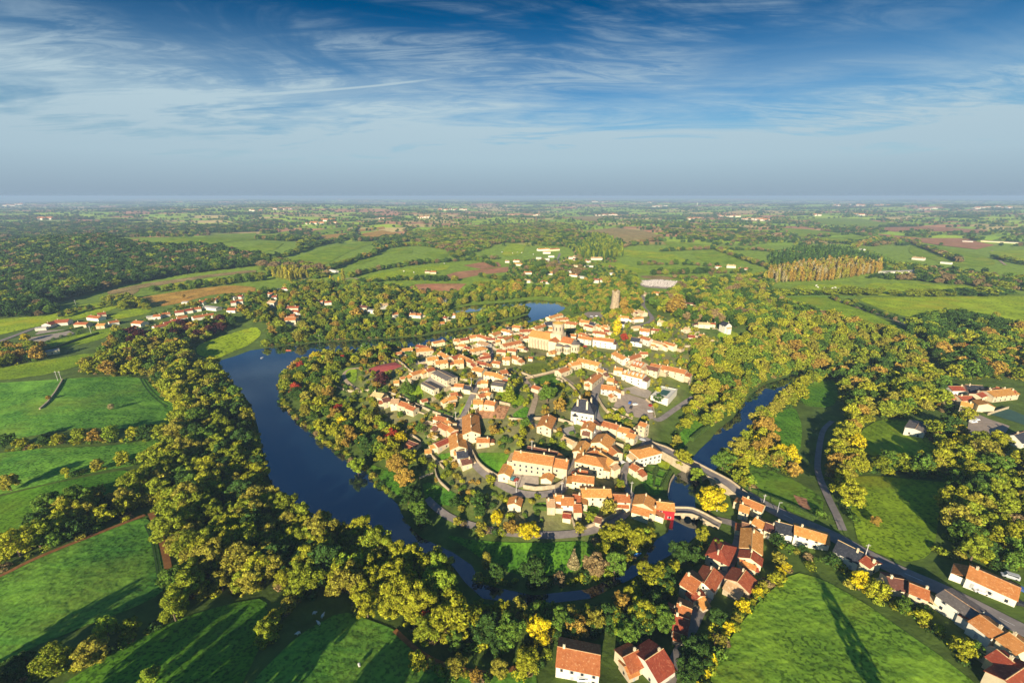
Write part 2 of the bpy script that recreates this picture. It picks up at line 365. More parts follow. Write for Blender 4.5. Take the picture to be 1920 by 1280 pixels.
def tile(name, c1, c2, c3):
    def ex(t, co, last):
        w = t.nodes.new('ShaderNodeTexWave'); w.wave_type = 'BANDS'; w.bands_direction = 'X'; w.inputs['Scale'].default_value = 2.2; w.inputs['Distortion'].default_value = 1.5; w.inputs['Detail'].default_value = 2
        t.links.new(co, w.inputs['Vector'])
        x = t.nodes.new('ShaderNodeMixRGB'); x.blend_type = 'MULTIPLY'; x.inputs[0].default_value = .35; t.links.new(last, x.inputs[1]); t.links.new(w.outputs[0], x.inputs[2])
        return mixnoise(c3, .7, .56, .68, .65)(t, co, mixnoise(tuple(c * .55 for c in c2), 2.6, .55, .75, .5)(t, co, x.outputs[0]))
    M['roof_' + name] = mat('roof_' + name, c1, .85, 0, 1.3, c2, .04, .15, 6, True, ex)
tile('o', (.80, .33, .10), (.60, .21, .055), (.84, .48, .2))
tile('r', (.58, .16, .06), (.40, .10, .04), (.62, .28, .13))
tile('b', (.30, .13, .08), (.19, .085, .055), (.36, .2, .13))
tile('p', (.80, .52, .26), (.66, .40, .18), (.84, .64, .40))
tile('y', (.78, .42, .09), (.66, .33, .07), (.8, .5, .2))
tile('s', (.055, .06, .075), (.035, .04, .05), (.10, .105, .12))
tile('g', (.25, .21, .18), (.17, .145, .125), (.32, .27, .23))
tile('w', (.68, .62, .53), (.55, .5, .42), (.75, .7, .62))
M['glass'] = mat('window_glass', (.03, .035, .045), .15, .2, 1, spec=.5)
M['shutter'] = mat('shutter', (.42, .42, .38), .6, .1, 1)
M['metal'] = mat('metal_grey', (.35, .35, .34), .5, .1, 1)
M['concrete'] = mat('concrete', (.55, .52, .46), .8, .12, 1)
M['wood'] = mat('bark', (.17, .12, .08), .95, .3, .6)
M['palewood'] = mat('pale_bark', (.42, .36, .26), .9, .2, .6)
def water_mat():
    m = bpy.data.materials.new('river_water'); m.use_nodes = True; t = m.node_tree; t.nodes.clear(); N = t.nodes.new; L = t.links.new
    o = N('ShaderNodeOutputMaterial'); d = N('ShaderNodeBsdfDiffuse'); d.inputs[0].default_value = (.004, .012, .020, 1); gl = N('ShaderNodeBsdfGlossy'); gl.inputs['Roughness'].default_value = .03; gl.inputs[0].default_value = (.88, .92, .95, 1)
    g = N('ShaderNodeNewGeometry'); n = N('ShaderNodeTexNoise'); n.inputs['Scale'].default_value = .3; n.inputs['Detail'].default_value = 3; L(g.outputs['Position'], n.inputs['Vector'])
    n3 = N('ShaderNodeTexNoise'); n3.inputs['Scale'].default_value = .012; n3.inputs['Detail'].default_value = 3; L(g.outputs['Position'], n3.inputs['Vector'])
    r = N('ShaderNodeMapRange'); r.inputs[1].default_value = .42; r.inputs[2].default_value = .6; r.inputs[3].default_value = .02; r.inputs[4].default_value = .09; L(n3.outputs['Fac'], r.inputs[0]); L(r.outputs[0], gl.inputs['Roughness'])
    bp = N('ShaderNodeBump'); bp.inputs['Distance'].default_value = .03; L(n.outputs['Fac'], bp.inputs['Height']); L(bp.outputs[0], gl.inputs['Normal'])
    f = N('ShaderNodeFresnel'); f.inputs['IOR'].default_value = 1.36; L(bp.outputs[0], f.inputs['Normal']); mu = N('ShaderNodeMath'); mu.operation = 'MULTIPLY_ADD'; mu.use_clamp = True; mu.inputs[1].default_value = 2.8; mu.inputs[2].default_value = .09; L(f.outputs[0], mu.inputs[0])
    mx = N('ShaderNodeMixShader'); L(mu.outputs[0], mx.inputs[0]); L(d.outputs[0], mx.inputs[1]); L(gl.outputs[0], mx.inputs[2]); L(mx.outputs[0], o.inputs[0]); return m
M['water'] = water_mat()
def leafmat(name, stuff):
    m = bpy.data.materials.new(name); m.use_nodes = True; t = m.node_tree; t.nodes.clear(); N = t.nodes.new; L = t.links.new
    o = N('ShaderNodeOutputMaterial')
    if stuff:
        a = N('ShaderNodeAttribute'); a.attribute_type = 'INSTANCER'; a.attribute_name = 'tint'; base = a.outputs['Color']
    else:
        a = N('ShaderNodeObjectInfo'); base = a.outputs['Color']
    g = N('ShaderNodeNewGeometry')
    hs = N('ShaderNodeHueSaturation'); L(base, hs.inputs['Color'])
    r1 = N('ShaderNodeMapRange'); r1.inputs[3].default_value = .485; r1.inputs[4].default_value = .515; L(g.outputs['Random Per Island'], r1.inputs[0]); L(r1.outputs[0], hs.inputs['Hue'])
    n = N('ShaderNodeTexNoise'); n.inputs['Scale'].default_value = .75; n.inputs['Detail'].default_value = 3; L(g.outputs['Position'], n.inputs['Vector'])
    r2 = N('ShaderNodeMapRange'); r2.inputs[1].default_value = .3; r2.inputs[2].default_value = .7; r2.inputs[3].default_value = .45; r2.inputs[4].default_value = 1.65; L(n.outputs['Fac'], r2.inputs[0])
    r3 = N('ShaderNodeMapRange'); r3.inputs[3].default_value = .65; r3.inputs[4].default_value = 1.4; L(g.outputs['Random Per Island'], r3.inputs[0])
    mu = N('ShaderNodeMath'); mu.operation = 'MULTIPLY'; L(r2.outputs[0], mu.inputs[0]); L(r3.outputs[0], mu.inputs[1]); L(mu.outputs[0], hs.inputs['Value'])
    d = N('ShaderNodeBsdfDiffuse'); tr = N('ShaderNodeBsdfTranslucent'); mx = N('ShaderNodeMixShader'); mx.inputs[0].default_value = .18
    L(hs.outputs[0], d.inputs[0]); L(hs.outputs[0], tr.inputs[0]); L(d.outputs[0], mx.inputs[1]); L(tr.outputs[0], mx.inputs[2]); L(mx.outputs[0], o.inputs[0]); return m
M['leaf'] = leafmat('leaves', False); M['leafs'] = leafmat('leaves_far', True)
# ---------------------------------------------------------------- object helpers
def link(name, me, parent=None, mats=()):
    o = bpy.data.objects.new(name, me); COL.objects.link(o)
    if parent: o.parent = parent
    for m in mats:
        if me and not me.materials.get(m.name): me.materials.append(m)
    return o
def tag(o, label=None, cat=None, group=None, kind=None):
    if label: o['label'] = label
    if cat: o['category'] = cat
    if group: o['group'] = group
    if kind: o['kind'] = kind
    return o
def empty(name, loc, rz=0, sc=1):
    o = bpy.data.objects.new(name, None); COL.objects.link(o); o.location = loc; o.rotation_euler = (0, 0, rz); o.scale = (sc, sc, sc); o.empty_display_size = .5
    return o
def mesh(name, V, F, mats=(), smoothf=False, mi=None):
    me = bpy.data.meshes.new(name); me.from_pydata([tuple(v) for v in V], [], F)
    for m in mats: me.materials.append(m)
    if mi: me.polygons.foreach_set('material_index', mi)
    if smoothf: me.polygons.foreach_set('use_smooth', [True] * len(F))
    me.update(); return me
def box(V, F, x0, x1, y0, y1, z0, z1):
    k = len(V)
    V += [(x0, y0, z0), (x1, y0, z0), (x1, y1, z0), (x0, y1, z0), (x0, y0, z1), (x1, y0, z1), (x1, y1, z1), (x0, y1, z1)]
    F += [[k + a for a in f] for f in ((0, 3, 2, 1), (4, 5, 6, 7), (0, 1, 5, 4), (1, 2, 6, 5), (2, 3, 7, 6), (3, 0, 4, 7))]
def cyl(V, F, x, y, z0, z1, r0, r1, n=10, cap=True):
    k = len(V)
    for z, r in ((z0, r0), (z1, r1)):
        for i in range(n): a = 2 * math.pi * i / n; V.append((x + r * math.cos(a), y + r * math.sin(a), z))
    for i in range(n): j = (i + 1) % n; F.append([k + i, k + j, k + n + j, k + n + i])
    if cap: F.append([k + n + i for i in range(n)])
def tube(V, F, a, b, r0, r1, n=6):
    a, b = Vector(a), Vector(b); d = (b - a).normalized(); u = d.orthogonal().normalized(); w = d.cross(u); k = len(V)
    for p, r in ((a, r0), (b, r1)):
        for i in range(n): t = 2 * math.pi * i / n; V.append(tuple(p + u * r * math.cos(t) + w * r * math.sin(t)))
    for i in range(n): j = (i + 1) % n; F.append([k + i, k + j, k + n + j, k + n + i])
    F.append([k + n + i for i in range(n)])
def drape(name, wpoly, off, m, kind='structure', flat=None):
    """a sheet following the terrain: polygon -> triangles -> cut along a world grid"""
    P = np.asarray(wpoly); dist = max(60., float(np.min(np.hypot(P[:, 0], P[:, 1])))); s = max(5., dist * .016)
    bm = bmesh.new(); bm.faces.new([bm.verts.new((p[0], p[1], 0)) for p in P]); bmesh.ops.triangulate(bm, faces=bm.faces[:])
    if flat is None:
        for ax in (0, 1):
            lo, hi = P[:, ax].min(), P[:, ax].max(); c = math.ceil(lo / s) * s
            while c < hi:
                co = [0, 0, 0]; no = [0, 0, 0]; co[ax] = c; no[ax] = 1
                bmesh.ops.bisect_plane(bm, geom=bm.verts[:] + bm.edges[:] + bm.faces[:], plane_co=co, plane_no=no, dist=1e-4); c += s
        bmesh.ops.triangulate(bm, faces=bm.faces[:])
        V = np.array([v.co[:2] for v in bm.verts]); Z = hz(V[:, 0], V[:, 1]) + off
        for v, z in zip(bm.verts, Z): v.co.z = z
    else:
        for v in bm.verts: v.co.z = flat
    for f in bm.faces:
        if f.normal.z < 0: f.normal_flip()
    bm.normal_update()
    for f in bm.faces:
        if f.normal.z < 0: f.normal_flip()
    me = bpy.data.meshes.new(name); bm.to_mesh(me); bm.free(); me.materials.append(m)
    o = link(name, me); o['kind'] = kind; return o
def resample(W, step):
    W = np.asarray(W, float); out = []
    for a, b in zip(W[:-1], W[1:]):
        n = max(1, int(np.hypot(*(b - a)[:2]) / step))
        for i in range(n): out.append(a + (b - a) * i / n)
    out.append(W[-1]); return np.array(out)
def smoothline(W, it=2):
    W = [np.asarray(w, float) for w in W]
    for _ in range(it):
        N = [W[0]]
        for a, b in zip(W[:-1], W[1:]): N += [a * .75 + b * .25, a * .25 + b * .75]
        N.append(W[-1]); W = N
    return np.array(W)
# ---------------------------------------------------------------- ground: one sheet to the horizon
def seedfield():
    """a jittered lattice of field seeds (growing with distance) used for the far patchwork of fields, hedges and woods"""
    rs = np.random.RandomState(3); S = []
    nb = 46; na = 61
    b = np.log(1100) + np.arange(nb) * 0.078; a = (np.arange(na) - 30) * 0.072
    A, B = np.meshgrid(a, b); A = A + rs.uniform(-.032, .032, A.shape) + (np.arange(nb)[:, None] % 2) * .036; B = B + rs.uniform(-.034, .034, B.shape)
    typ = rs.choice(6, A.shape, p=[.29, .21, .18, .16, .04, .12])
    return A, B, typ, b[0], a[0]
SA, SB, ST, SB0, SA0 = seedfield()
FARC = np.array([(.34, .52, .025), (.44, .58, .03), (.62, .29, .13), (.70, .52, .18), (.28, .34, .06), (.06, .10, .022)])
def farcell(x, y):
    a = x / (y + 500.0); b = np.log(np.maximum(y, 200.)); i0 = np.clip(((b - SB0) / .078).round().astype(int), 1, SA.shape[0] - 2); j0 = np.clip(((a - SA0) / .072).round().astype(int), 1, SA.shape[1] - 3)
    best = np.full(x.shape, 1e9); sec = np.full(x.shape, 1e9); ty = np.zeros(x.shape, int)
    for di in (-1, 0, 1):
        for dj in (-2, -1, 0, 1):
            i = i0 + di; j = np.clip(j0 + dj, 0, SA.shape[1] - 1)
            d = np.hypot((a - SA[i, j]) * 1.0, (b - SB[i, j]) * 1.0)
            m = d < best
            sec = np.where(m, best, np.minimum(sec, d)); ty = np.where(m, ST[i, j], ty); best = np.where(m, d, best)
    return ty, sec - best
ys = [-260.0]
while ys[-1] < 42000: ys.append(ys[-1] + max(5.0, .0155 * ys[-1]))
ys = np.array(ys); NC = 340
cxs = np.linspace(-1, 1, NC)
X = np.outer(np.maximum(ys + 450, 260) * 1.32, cxs); Y = np.repeat(ys[:, None], NC, 1)
Z = hz(X.ravel(), Y.ravel()).reshape(X.shape)
V = np.stack([X, Y, Z], -1).reshape(-1, 3)
idx = np.arange(V.shape[0]).reshape(len(ys), NC)
F = np.stack([idx[:-1, :-1], idx[:-1, 1:], idx[1:, 1:], idx[1:, :-1]], -1).reshape(-1, 4)
me = bpy.data.meshes.new('ground'); me.vertices.add(len(V)); me.vertices.foreach_set('co', V.ravel())
me.loops.add(F.size); me.loops.foreach_set('vertex_index', F.ravel()); me.polygons.add(len(F))
me.polygons.foreach_set('loop_start', np.arange(0, F.size, 4)); me.polygons.foreach_set('use_smooth', np.ones(len(F), bool))
me.update(); me.validate()
ty, gap = farcell(V[:, 0], V[:, 1])
c = FARC[ty]; far = np.clip((V[:, 1] - 1350) / 150, 0, 1)[:, None]
c = c * (1 + .12 * np.sin(V[:, 0] * .013 + V[:, 1] * .007))[:, None]
c = np.where((gap < .004)[:, None], FARC[5], c)
mid = np.clip((V[:, 1] - 500) / 300, 0, 1)[:, None]; base = np.array((.10, .155, .022)) * (1 - mid) + np.array((.24, .35, .022)) * mid; c = c * far + base * (1 - far)
VP = plane(parse('690,665 800,640 1000,600 1100,588 1250,598 1350,640 1300,715 1240,790 1235,840 1200,850 1190,940 1100,990 960,990 860,940 790,860 700,775 640,725'), 12)
sel_ = (V[:, 1] < 1000) & (V[:, 1] > 150); vm = np.zeros(len(V)); vx, vy = V[sel_, 0], V[sel_, 1]; ins = inside(VP, vx, vy); dv = dist_poly(VP, vx, vy); vm[sel_] = np.where(ins, np.clip(dv / 12, 0, 1), 0)
gn = .5 + .5 * np.sin(V[:, 0] * .11 + 2 * np.sin(V[:, 1] * .07)) * np.sin(V[:, 1] * .13 + V[:, 0] * .05); vcol = np.array((.24, .21, .09))[None] * (1 - gn[:, None]) + np.array((.15, .20, .035))[None] * gn[:, None]
c = c * (1 - vm[:, None]) + vcol * vm[:, None]
at = me.attributes.new('land', 'FLOAT_COLOR', 'POINT'); at.data.foreach_set('color', np.concatenate([c, np.ones((len(c), 1))], 1).ravel())
gm = mat('ground_cover', (.1, .12, .02), .95, 0, 9, (.05, .065, .014), .3)
t = gm.node_tree; b = t.nodes['Principled BSDF']; old = b.inputs['Base Color'].links[0].from_socket
a = t.nodes.new('ShaderNodeAttribute'); a.attribute_name = 'land'
mul = t.nodes.new('ShaderNodeMixRGB'); mul.blend_type = 'MULTIPLY'; mul.inputs[0].default_value = 1; t.links.new(a.outputs[0], mul.inputs[1])
hsn = t.nodes.new('ShaderNodeMapRange'); n = [q for q in t.nodes if q.type == 'TEX_NOISE'][0]; t.links.new(n.outputs['Fac'], hsn.inputs[0]); hsn.inputs[1].default_value = .3; hsn.inputs[2].default_value = .7; hsn.inputs[3].default_value = .6; hsn.inputs[4].default_value = 1.35
t.links.new(hsn.outputs[0], mul.inputs[2]); t.links.new(mul.outputs[0], b.inputs['Base Color'])
me.materials.append(gm); o = link('ground', me); o['kind'] = 'structure'
# ---------------------------------------------------------------- water
drape('river', RIV, 0, M['water'], flat=.22)
# ---------------------------------------------------------------- fields
NAMES = dict(cropb='field', garden='garden_ground', crop='field', lush='meadow', meadow='meadow', bright='meadow', dry='lawn', olive='lawn', ochre='field', tan='field', soil='ploughed_field', reed='reed_bank', gravel='gravel_yard', court='tarmac_yard', parking='car_park', redcourt='court_surface', greencourt='court_surface')
FPOLY = []
for k, line in enumerate(FIELDS.strip().split('\n')):
    code, pts = line.split('|'); W = G(parse(pts)); near = np.hypot(W[:, 0], W[:, 1]).min()
    wp = W[:, :2]
    if near < 1400 and code not in ('court', 'parking', 'gravel', 'redcourt', 'greencourt', 'soil'): # soften the corners
        n = len(wp); wp = np.concatenate([[wp[i] * .8 + wp[(i + 1) % n] * .2, wp[i] * .2 + wp[(i + 1) % n] * .8] for i in range(n)])
    FPOLY.append((code, wp)); drape(NAMES[code], wp, .26 + (k % 5) * .015 + (near > 900) * near * .0004, M[code])
# ---------------------------------------------------------------- roads
RPATH = []
def strip(name, C, w, m, off, kind='structure', zs=None):
    C = np.asarray(C, float); T = np.gradient(C[:, :2], axis=0); T /= np.linalg.norm(T, axis=1)[:, None] + 1e-9; Nn = np.stack([-T[:, 1], T[:, 0]], 1)
    rows = 5; V = []
    for k in range(rows):
        s = (k / (rows - 1) - .5) * w; P = C[:, :2] + Nn * s; z = (hz(P[:, 0], P[:, 1]) if zs is None else zs) + off
        V.append(np.stack([P[:, 0], P[:, 1], z], 1))
    n = len(C); F = [[k * n + i, k * n + i + 1, (k + 1) * n + i + 1, (k + 1) * n + i] for k in range(rows - 1) for i in range(n - 1)]
    me = mesh(name, np.concatenate(V), F, [m]); 
    bm = bmesh.new(); bm.from_mesh(me); bmesh.ops.recalc_face_normals(bm, faces=bm.faces[:])
    if sum(f.normal.z for f in bm.faces) < 0: bmesh.ops.reverse_faces(bm, faces=bm.faces[:])
    bm.to_mesh(me); bm.free(); o = link(name, me)
    if kind: o['kind'] = kind
    return o
RN = dict(rut='wheel_track', asphalt='road', track='path', dirt='dirt_track')
for k, line in enumerate(ROADS.strip().split('\n')):
    code, w, pts = line.split('|'); w = float(w); W = G(parse(pts))[:, :2]; C = resample(smoothline(W, 2), 3.0)
    RPATH.append((C, w if code != 'rut' else -9)); strip(RN[code], C, w, M[code], .40 + (k % 7) * .012)
    if k == 2:
        dash = M.setdefault('paint', mat('road_paint', (.75, .74, .7), .8, .05, 1))
        Tn = resample(C, 1.5); V = []; Fq = []
        for i in range(2, len(Tn) - 3, 6):
            p, q = Tn[i], Tn[i + 2]; d = (q - p) / np.linalg.norm(q - p); nn = np.array((-d[1], d[0])) * .08; kk = len(V)
            for r in (p - nn, q - nn, q + nn, p + nn): V.append((r[0], r[1], float(hz(r[0], r[1])) + .47))
            Fq.append([kk, kk + 1, kk + 2, kk + 3])
        link('road_markings', mesh('road_markings', V, Fq, [dash]))['kind'] = 'structure'
# ---------------------------------------------------------------- bridges
def bridge(name, pts, w, zdeck, arches, label, narch, zend=None):
    """causeway with parapets; arches are openings between piers over the water"""
    W = plane(parse(pts), zdeck); C = resample(smoothline(W, 1), 1.0); n = len(C)
    L = np.concatenate([[0], np.cumsum(np.linalg.norm(np.diff(C, axis=0), axis=1))]); tot = L[-1]
    z = zdeck + np.zeros(n); h0 = float(hz(*C[0])) + .4; h1 = float(hz(*C[-1])) + .4
    z = np.where(L < 15, h0 + (zdeck - h0) * smooth(L / 15), np.where(L > tot - 15, h1 + (zdeck - h1) * smooth((tot - L) / 15), z)); 
    a0, a1 = arches[0] * tot, arches[1] * tot; span = (a1 - a0) / narch
    bot = []
    for l in L:
        if a0 < l < a1:
            f = ((l - a0) % span) / span; e = abs(f - .5) * 2
            bot.append(-1.0 if e > .86 else .2 + (zdeck - 1.2) * math.sqrt(max(0, 1 - (e / .86) ** 2)))
        else: bot.append(-1.5)
    bot = np.minimum(np.array(bot), z - .5)
    T = np.gradient(C, axis=0); T /= np.linalg.norm(T, axis=1)[:, None]; N = np.stack([-T[:, 1], T[:, 0]], 1)
    root = empty(name, (C[0][0], C[0][1], 0)); tag(root, label, 'bridge')
    o0 = np.array((C[0][0], C[0][1]))
    V = []; F = []
    for i in range(n):
        for s, zz in ((-1, bot[i]), (-1, z[i]), (1, z[i]), (1, bot[i])): P = C[i] - o0 + N[i] * s * (w / 2 + .3); V.append((P[0], P[1], zz))
    for i in range(n - 1):
        for a in range(4): b2 = (a + 1) % 4; F.append([4 * i + a, 4 * i + b2, 4 * i + 4 + b2, 4 * i + 4 + a])
    link('deck', mesh('bridge_deck', V, F, [M['stone']]), root)
    for s in (-1, 1):
        V = []; F = []
        for i in range(n):
            for q, zz in ((w / 2 - .05, z[i] - .3), (w / 2 - .05, z[i] + 1.05), (w / 2 + .42, z[i] + 1.05), (w / 2 + .42, z[i] - .3)): P = C[i] - o0 + N[i] * s * q; V.append((P[0], P[1], zz))
        for i in range(n - 1):
            for a in range(4): b2 = (a + 1) % 4; F.append([4 * i + a, 4 * i + b2, 4 * i + 4 + b2, 4 * i + 4 + a])
        link('parapet', mesh('parapet', V, F, [M['stone']]), root)
    strip('road', C, w - .2, M['asphalt'], .03, zs=z); RPATH.append((C, w + 2))
bridge('stone_bridge', '1214,826 1229,834 1272,858 1322,884 1360,904 1404,929', 7, 5.0, (.47, .80), 'long stone causeway bridge carrying the main road into the village', 4)
bridge('stone_bridge', '1246,947 1264,951 1300,960 1330,968 1352,977', 5, 3.6, (.15, .72), 'short low stone bridge beside the red walled riverside house', 3)
# ---------------------------------------------------------------- stone garden walls
def wall_run(C, h, th=.5):
    C = np.asarray(C); n = len(C); T = np.gradient(C, axis=0); T /= np.linalg.norm(T, axis=1)[:, None] + 1e-9; N = np.stack([-T[:, 1], T[:, 0]], 1); V = []; F = []
    z = hz(C[:, 0], C[:, 1])
    for i in range(n):
        for s, zz in ((-1, z[i] - 1), (-1, z[i] + h), (1, z[i] + h), (1, z[i] - 1)): P = C[i] + N[i] * s * th / 2; V.append((P[0] - C[0][0], P[1] - C[0][1], zz))
    for i in range(n - 1):
        for a in range(4): b2 = (a + 1) % 4; F.append([4 * i + a, 4 * i + b2, 4 * i + 4 + b2, 4 * i + 4 + a])
    F += [[0, 1, 2, 3], [4 * n - 1, 4 * n - 2, 4 * n - 3, 4 * n - 4]]
    return mesh('garden_wall', V, F, [M['stone']]), (C[0][0], C[0][1], 0)
WL = ['curved high wall along the lane below the courtyard', 'long curved wall round the front of the convent yard', 'curved wall on the outer side of the ring road', 'wall along the track below the church', 'retaining wall under the village car park', 'inner low wall of the car park slope', 'wall of the sloping garden above the lake', 'low wall below the curved garden path', 'straight wall across the gardens west of the school', 'wall of the terraced garden at the west edge', 'wall between two gardens above the small red roof', 'wall round the lawn west of the lane', 'wall bounding the vegetable plot west of the lane', 'short wall dropping to the shaded lawn', 'thin low wall crossing the shaded lawn', 'white wall beside the brown plot', 'wall on the north side of the stone barn', 'short wall at the green plot', 'long pale wall of the eastern garden', 'upper pale wall of the eastern garden', 'wall by the sports court at right', 'river wall at the clipped hedge garden', 'wall on the east edge of the car park', 'wall between the two church gardens', 'short wall by the track bend', 'wall by the clipped hedge garden lane', 'wall behind the convent roof', 'wall round the red court', 'wall west of the central lane', 'wall above the lawn left of the convent']
for k, line in enumerate(WALLS.strip().split('\n')):
    h, pts = line.split('|'); me, p = wall_run(resample(smoothline(G(parse(pts))[:, :2], 1), 3), float(h)); o = link('garden_wall', me); o.location = p
    tag(o, 'beige stone ' + WL[k], 'garden wall', 'stone garden walls'); 
# low stone wall running up the left hand field
me, p = wall_run(resample(G(parse('118,712 105,735 90,755 75,768'))[:, :2], 3), 1.3, .8); o = link('field_wall', me); o.location = p
tag(o, 'mossy stone wall between the two left meadows', 'field wall')
